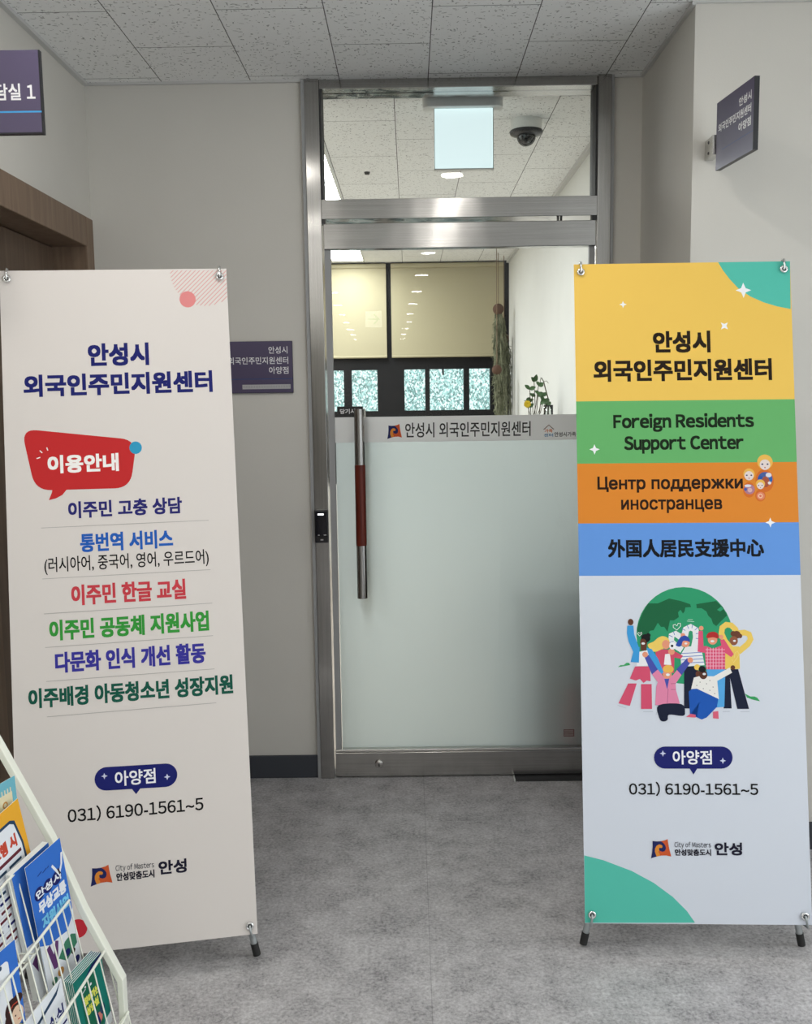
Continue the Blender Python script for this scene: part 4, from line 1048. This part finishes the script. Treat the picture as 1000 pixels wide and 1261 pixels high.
def banner(label, cx, cy, zb, yaw, lean, rol, sheet_col, art, gain):
    t = thing('banner_stand', label, 'banner', (cx, cy, 0), yaw, 'X-banner stands in front of the door')
    l, ro = math.radians(lean), math.radians(rol)
    u0 = Vector((1,0,0)); v0 = Vector((0, math.sin(l), math.cos(l)))
    U = math.cos(ro)*u0+math.sin(ro)*v0; V = -math.sin(ro)*u0+math.cos(ro)*v0; Nn = U.cross(V)
    B0 = Vector((0,0,zb))
    def xf(u, v, d): return B0+U*(u/1000)+V*(v/1000)+Nn*d
    ms = mat('banner_sheet_%s' % ('warm' if sheet_col[0] > sheet_col[2] else 'cool'), rgb(sheet_col), 0.42, spec=0.35)
    mb = MB()
    vs = [xf(u, v, d) for d in (0, -0.0005) for u, v in ((-300,0),(300,0),(300,1800),(-300,1800))]
    mb.add(vs, [(0,1,2,3),(7,6,5,4),(0,4,5,1),(1,5,6,2),(2,6,7,3),(3,7,4,0)], ms)
    Art(mb, xf).run(art)
    sheet = mb.build('banner_sheet', t, fix=False)
    EU = 281; ev = {'b': 23, 't': 1777}
    for su in (-1, 1):
        for k in ('b', 't'):
            mb = MB(); q = [(0.0055,0.0012),(0.0065,0.0030),(0.0085,0.0030),(0.0105,0.0018),(0.011,0.0)]
            seg = 28; vs2 = []; fs = []
            for r, h in q:
                for j in range(seg):
                    a = 2*math.pi*j/seg; vs2.append(xf(su*EU+r*1000*math.cos(a), ev[k]+r*1000*math.sin(a), h+0.005*0+0.0042))
            for i in range(len(q)-1):
                for j in range(seg): fs.append((i*seg+j, i*seg+(j+1) % seg, (i+1)*seg+(j+1) % seg, (i+1)*seg+j))
            mb.add(vs2, fs, M_CHROME, True)
            mb.add([xf(su*EU+5.6*math.cos(2*math.pi*j/seg), ev[k]+5.6*math.sin(2*math.pi*j/seg), 0.0046) for j in range(seg)], [tuple(range(seg))], M_DARK)  # dark disc in place of the shade inside the open hole
            mb.build('eyelet', t)
    hub = B0+V*0.80-Nn*0.05
    mb = MB(); mb.lathe([(0,-0.03),(0.03,-0.03),(0.034,-0.02),(0.034,0.02),(0.03,0.03),(0,0.03)], M_BLACK, tuple(hub), 'Y', 24); mb.build('hub', t)
    for su in (-1, 1):
        foot = Vector((su*0.294, 0.055, 0.016)); knee = Vector((su*0.262, 0.062, 0.175))
        if True:
            mb = MB(); mb.tube([tuple(hub), tuple((hub+knee)/2+Vector((su*0.02,0,-0.02))), tuple(knee)], 0.005, M_ROD, 10); mb.tube([tuple(knee), tuple(foot+(knee-foot)*0.12)], 0.0088, M_TUBE, 18)
            lg = mb.build('leg', t)
            d = (foot-knee).normalized()
            mb = MB(); mb.tube([tuple(foot+(knee-foot)*0.16), tuple(foot+(knee-foot)*0.04), tuple(foot+d*0.002), tuple(foot+d*0.008)], 0.0105, M_RUBBER, 18); mb.build('rubber_foot', lg)
            e = xf(su*EU, ev['b'], 0.002); e2 = xf(su*EU, ev['b'], 0.007); lo = xf(su*(EU+4), -4, 0.008); att = foot+(knee-foot)*0.42
            mb = MB(); mb.tube([tuple(e), tuple(e2), tuple(xf(su*(EU+1), ev['b']-8, 0.009)), tuple(lo), tuple(att)], 0.0031, M_TUBE, 10); mb.build('hook', t)
        top = xf(su*EU, 1790, -0.012)
        mb = MB(); mb.tube([tuple(hub), tuple((hub+top)/2-Nn*0.02), tuple(top)], 0.005, M_ROD, 10); mb.build('arm', t)
        mb = MB(); mb.tube([tuple(xf(su*EU, 1785, -0.012)), tuple(xf(su*EU, 1802, -0.011)), tuple(xf(su*EU, 1806, -0.003)), tuple(xf(su*EU, 1803, 0.006)), tuple(xf(su*EU, 1790, 0.0095)), tuple(xf(su*EU, 1779, 0.007)), tuple(xf(su*EU, 1776, 0.002))], 0.0032, M_CHROME, 10); mb.build('hook', t)
    rear = Vector((0, 0.62, 0.012))
    mb = MB(); mb.tube([tuple(hub), tuple((hub+rear)/2), tuple(rear)], 0.006, M_ROD, 10); rl = mb.build('leg', t)
    mb = MB(); mb.tube([tuple(rear+Vector((0,-0.006,0.02))), tuple(rear+Vector((0,0.002,-0.006)))], 0.0105, M_RUBBER, 14); mb.build('rubber_foot', rl)
    return t
banner('white banner with blue Korean title and red speech bubble, left of the door', -0.7169, 2.3372, 0.0938, 8.911, 11.098, 0.9698, (216,210,206), ART_L, 1.28)
banner('banner with yellow, green, orange and blue bands, right of the door', 0.7504, 2.4082, 0.0983, -1.5985, 10.8992, -0.2037, (208,214,225), ART_R, 1.28)

# ------------------------------------------------------------------ leaflet rack (in its own frame: x towards the aisle, y along the wall)
RZ = -2.9
rk = thing('leaflet_rack', 'cream wire leaflet rack with sloping sides at the lower left edge', 'rack', (-0.60,1.85,0), RZ)
W_ = 0.62
def side(y):
    mb = MB()
    prof = [(0.0,0.0),(0.0,0.23),(-0.001,0.325),(-0.074,0.479),(-0.132,0.629),(-0.23,0.828),(-0.42,1.21)]
    def ext(p, off):
        n = len(p); out = []
        for i in range(n):
            a = Vector(p[max(0,i-1)]); b = Vector(p[min(n-1,i+1)]); t = (b-a).normalized(); out.append((p[i][0]-t.y*off, p[i][1]+t.x*off))
        return out
    inner = ext(prof, 0.013)
    mb.prism(prof+list(reversed(inner)), y-0.020, y+0.002, M_RACK)
    mb.box((-0.47,y-0.006,0.0), (-0.445,y+0.006,1.22), M_RACK); mb.box((-0.46,y-0.006,1.195), (-0.41,y+0.006,1.22), M_RACK)
    mb.box((-0.46,y-0.006,0.02), (-0.01,y+0.006,0.045), M_RACK)
    return mb.build('side_frame', rk, bevel=0.0015)
side(0.0); side(-W_)
for z in (0.2, 0.7, 1.2):
    mb = MB(); mb.tube([(-0.455,-W_,z),(-0.455,0,z)], 0.005, M_RACK, 8); mb.build('cross_bar', rk)
tiers = [(0.004,0.252),(-0.036,0.389),(-0.092,0.512),(-0.150,0.620),(-0.213,0.738),(-0.272,0.852),(-0.332,0.966)]
for xr, zr in tiers:
    D = 0.165; xb = xr+0.034; zb_ = zr-D
    ye = -0.045 if zr > 0.45 else -0.012
    mb = MB(); mb.tube([(xr,-W_+0.006,zr),(xr,ye,zr)], 0.0028, M_RACK, 8)
    if zr < 0.3: mb.tube([(xr-0.008,-W_+0.006,zr-0.008),(xr-0.008,ye,zr-0.008)], 0.0028, M_RACK, 8)
    n = 19
    for k in range(n):
        y = ye-0.002-k*(W_-0.02+ye)/(n-1)
        mb.tube([(xr,y,zr),(xb-0.004,y,zb_+0.006),(xb-0.012,y,zb_),(xb-0.068,y,zb_)], 0.0015, M_RACK, 6)
    mb.tube([(xb-0.008,-W_+0.006,zb_),(xb-0.008,-0.006,zb_)], 0.0022, M_RACK, 8); mb.tube([(xb-0.066,-W_+0.006,zb_),(xb-0.066,-0.006,zb_)], 0.0022, M_RACK, 8)
    mb.build('wire_basket', rk)

# leaflets: TR = top right corner in the world; sheet mm measured from the bottom left
def leaflet(name, label, cat, TR, yaw, lean, rol, w, h, th, cover, art=None, group=None, round_tr=0):
    y, l, ro = map(math.radians, (yaw, lean, rol))
    u = Vector((math.cos(y), math.sin(y), 0)); n = Vector((-math.sin(y), math.cos(y), 0))
    v = Vector((0,0,math.cos(l)))+n*math.sin(l)
    U = math.cos(ro)*u+math.sin(ro)*v; V = -math.sin(ro)*u+math.cos(ro)*v; Nn = U.cross(V).normalized()
    base = Vector(TR)-U*w-V*h
    t = thing(name, label, cat, tuple(base), 0, group)
    def xf(a, b, d): return U*(a/1000)+V*(b/1000)+Nn*d
    W, H = w*1000, h*1000
    mb = MB(); vs = [xf(a, b, d) for d in (-0.0004, -th) for a, b in ((0,0),(W,0),(W,H),(0,H))]
    mb.add(vs, [(0,1,2,3),(7,6,5,4),(0,4,5,1),(1,5,6,2),(2,6,7,3),(3,7,4,0)], M_PAPER); mb.build('pages', t)
    mb = MB(); vs = [xf(a, b, d) for d in (0, -0.0004) for a, b in ((0,0),(W,0),(W,H),(0,H))]
    mb.add(vs, [(0,1,2,3),(7,6,5,4),(0,4,5,1),(1,5,6,2),(2,6,7,3),(3,7,4,0)], cover)
    if art: art(Art(mb, xf, z0=0.0002), W, H)
    mb.build('cover', t, fix=False)
    return t
P_BLUE = pm((52,108,196)); P_TEAL = pm((20,132,120)); P_YEL = pm((226,166,50)); P_SKY = pm((110,176,192)); P_CRM = pm((222,212,178)); P_LB = pm((120,196,232)); P_NV = pm((28,34,110)); P_W = pm((222,226,232)); P_RD = pm((190,70,50)); P_MAR = pm((112,40,56)); P_PUR = pm((108,62,120)); P_GRN = pm((70,140,110)); P_SLATE = pm((44,74,106)); P_SKIN = pm((226,196,170)); P_BRN = pm((64,36,34)); P_GOLD = pm((214,214,90)); P_GREY = pm((186,190,194)); P_ORG = pm((196,140,70))
def art_blue(A, W, H):
    A.poly(P_W, [(0,0),(W,0),(W,H*0.47),(W*0.92,H*0.40),(W*0.75,H*0.345),(W*0.5,H*0.36),(W*0.25,H*0.365),(0,H*0.42)])
    for x in (13, 38, 63): A.circ(P_NV, x+10, H-72, 14, 14)
    A.text(P_W, '안성시', 13, 85, H-81, H-63, 0.04)
    A.text(P_W, '무상교통', 14, 94, H-116, H-88, 0.05)
    A.text(P_LB, '지원사업', 16, 95, H-150, H-122, 0.05)
    for a, b, c in ((26,38,36),(40,52,38),(54,58,37)): A.line(P_NV, [(a,H-c),(b,H-c+3)], 1.6)
    A.line(P_W, [(66,H-40),(78,H-62),(84,H-74)], 5); A.line(P_W, [(97,H-30),(92,H-52),(84,H-66)], 5); A.line(P_BRN, [(80,H-56),(84,H-70)], 4)
    A.poly(P_PUR, [(14,H*0.36),(24,H*0.37),(30,H*0.28),(40,H*0.36),(48,H*0.34),(34,H*0.17),(24,H*0.18)])
    A.poly(P_GRN, [(40,H*0.22),(64,H*0.29),(84,H*0.30),(96,H*0.27),(96,H*0.20),(60,H*0.15)]); A.circ(P_NV, 66, H*0.2, 8); A.circ(P_BRN, 82, H*0.17, 6); A.circ(P_ORG, 40, H*0.12, 9); A.circ(P_NV, 88, H*0.09, 8); A.circ(P_GRN, 20, H*0.1, 8)
leaflet('leaflet', 'blue leaflet with white Korean title, front copy by the rack side', 'leaflet', (-0.702,1.80,0.648), 71, 0, 8.8, 0.10, 0.30, 0.0016, P_BLUE, art_blue, 'blue leaflets in the rack')
leaflet('leaflet', 'blue leaflet showing white page tops, behind the front blue copy', 'leaflet', (-0.724,1.797,0.640), 71, 0, 10, 0.105, 0.29, 0.014, P_BLUE, lambda A, W, H: (A.poly(P_W, [(0,0),(W,0),(W,H*0.4),(0,H*0.44)]), A.poly(P_PUR, [(4,H*0.30),(20,H*0.34),(16,H*0.2)])), 'blue leaflets in the rack')
def art_yellow(A, W, H):
    A.poly(P_SLATE, [(12,0),(W-26,0),(W-10,H*0.35),(W-12,H*0.7),(W-22,H-34),(W-34,H-27),(W-80,H-27),(12,H-27)])
    A.poly(P_W, [(16,0),(W-32,0),(W-16,H*0.35),(W-17,H*0.7),(W-26,H-40),(W-36,H-33),(16,H-33)])
    A.rrect(P_SKY, W-110, H-44, W-78, H-24, 4); A.rrect(P_W, W-106, H-50, W-78, H-34, 4)
    A.text(P_RD, '해 보행 시', W-124, W-28, H-84, H-56, 0.05)
    A.rect(P_MAR, 24, H-100, W-22, H-93)
    for r, (z, cc) in enumerate(((H-112,P_SLATE),(H-130,P_NV),(H-146,P_SLATE),(H-163,P_NV),(H-180,P_MAR),(H-196,P_MAR),(H-214,P_NV),(H-232,P_MAR),(H-248,P_MAR))):
        for q in range(4):
            a = W-26-q*44-(r % 3)*7; A.rect(cc, a-36+(q*3+r*5) % 9, z-2.8, a, z+2.8)
        A.rect(P_GREY, 26, z-9, W-40, z-8)
leaflet('leaflet', 'yellow bordered leaflet with red title and ruled white page', 'leaflet', (-0.767,1.77,0.743), 74, 2.5, 10, 0.205, 0.285, 0.0015, P_YEL, art_yellow, 'leaflets in the rack')
def art_top(A, W, H):
    A.rect(P_CRM, 14, 0, W-12, H-26)
    for k in range(22): A.rect(P_CRM, W-17-k*8, H-27, W-14-k*8, H-17)
    A.circ(P_ORG, W-34, H-46, 7); A.circ(P_CRM, W-34, H-46, 4); A.line(P_BRN, [(W-60,H-62),(W-56,H-52)], 2); A.line(P_BRN, [(W-52,H-66),(W-48,H-56)], 2)
leaflet('leaflet', 'pale blue edged cream leaflet, topmost in the rack', 'leaflet', (-0.779,1.79,0.781), 74, 2.5, 0.5, 0.2, 0.32, 0.0012, P_SKY, art_top, 'leaflets in the rack')
def art_qr(A, W, H):
    A.rrect(P_W, 22, 22, W-22, H-24, 8); A.rrect(P_SLATE, W-74, H-33, W-38, H-25, 3)
    A.line(P_GREY, [(W-70,52),(W-48,54)], 2)
    A.poly(P_GOLD, [(W-54,20),(W-50,0),(W-4,0),(W-2,42),(W-26,58),(W-48,44)], 1)
    A.circ(P_BRN, W-27, 92, 18, 20); A.circ(P_BRN, W-14, 102, 14, 10); A.circ(P_BRN, W-38, 76, 10, 14); A.circ(P_SKIN, W-17, 74, 15, 18)
    A.line(P_RD, [(W-36,92),(W-24,99),(W-8,97)], 2.2); A.circ(P_BRN, W-22, 76, 1.8); A.circ(P_BRN, W-10, 78, 1.8); A.line(P_RD, [(W-18,66),(W-12,65)], 1.8)
leaflet('leaflet', 'blue leaflet with a white phone outline and a dark haired cartoon woman', 'leaflet', (-0.706,1.58,0.566), 72, 1, 4, 0.125, 0.21, 0.0015, P_BLUE, art_qr, 'leaflets in the rack')
def art_white(A, W, H):
    A.poly(P_SLATE, [(W-4,H-2),(W-20,H-12),(20,H-42),(30,H-46),(W-20,H-20)])
    A.text(P_NV, '안성시 소식', W-138, W-8, H-76, H-46, 0.03)
    A.poly(P_NV, [(10,H-100),(W-4,H-86),(W-4,H-91),(10,H-106)])
leaflet('leaflet', 'white leaflet with dark Korean title and slanted navy stroke', 'leaflet', (-0.668,1.68,0.428), 75, 0, 9, 0.15, 0.195, 0.002, P_W, art_white, 'leaflets in the rack')
def art_teal(A, W, H):
    A.poly(P_NV, [(W,H),(W-4,H-14),(W-60,H-20),(W-30,H-3)]); A.poly(pm((20,112,84)), [(14,H-24),(W-24,H-20),(W-24,20),(14,0)])
    A.text(P_GOLD, '찾아가는', 20, 66, H-74, H-54, 0.05); A.text(P_GOLD, '상담실', 22, 60, H-98, H-78, 0.05)
    A.circ(P_W, 46, H-40, 3); A.circ(P_W, 30, H-34, 2.4); A.line(P_W, [(16,H-42),(30,H-38)], 2)
    A.circ(pm((200,120,110)), 54, 40, 9, 12); A.poly(P_NV, [(40,10),(56,30),(50,60),(44,40)]); A.circ(P_SLATE, 66, 52, 8, 12); A.poly(P_W, [(W-30,0),(W,0),(W,26),(W-20,20)])
tx = Vector((-0.640,1.818,0.395))
tt = leaflet('booklet', 'teal booklet with yellow title, front of the stack by the rack corner', 'booklet', tuple(tx), 71, 0, 9, 0.088, 0.168, 0.0022, P_TEAL, art_teal, 'teal booklets in the rack')
TL_ = ['second','third','fourth','fifth','rearmost']
for k in range(5):
    c = copy_tree(tt); c.location = tt.location+Vector((-0.0032*(k+1), -0.0012*(k+1)+random.uniform(-.001,.001), 0.0018*(k+1)*0.9)); c['label'] = 'teal booklet showing only pale page edges, %s in the stack' % TL_[k]
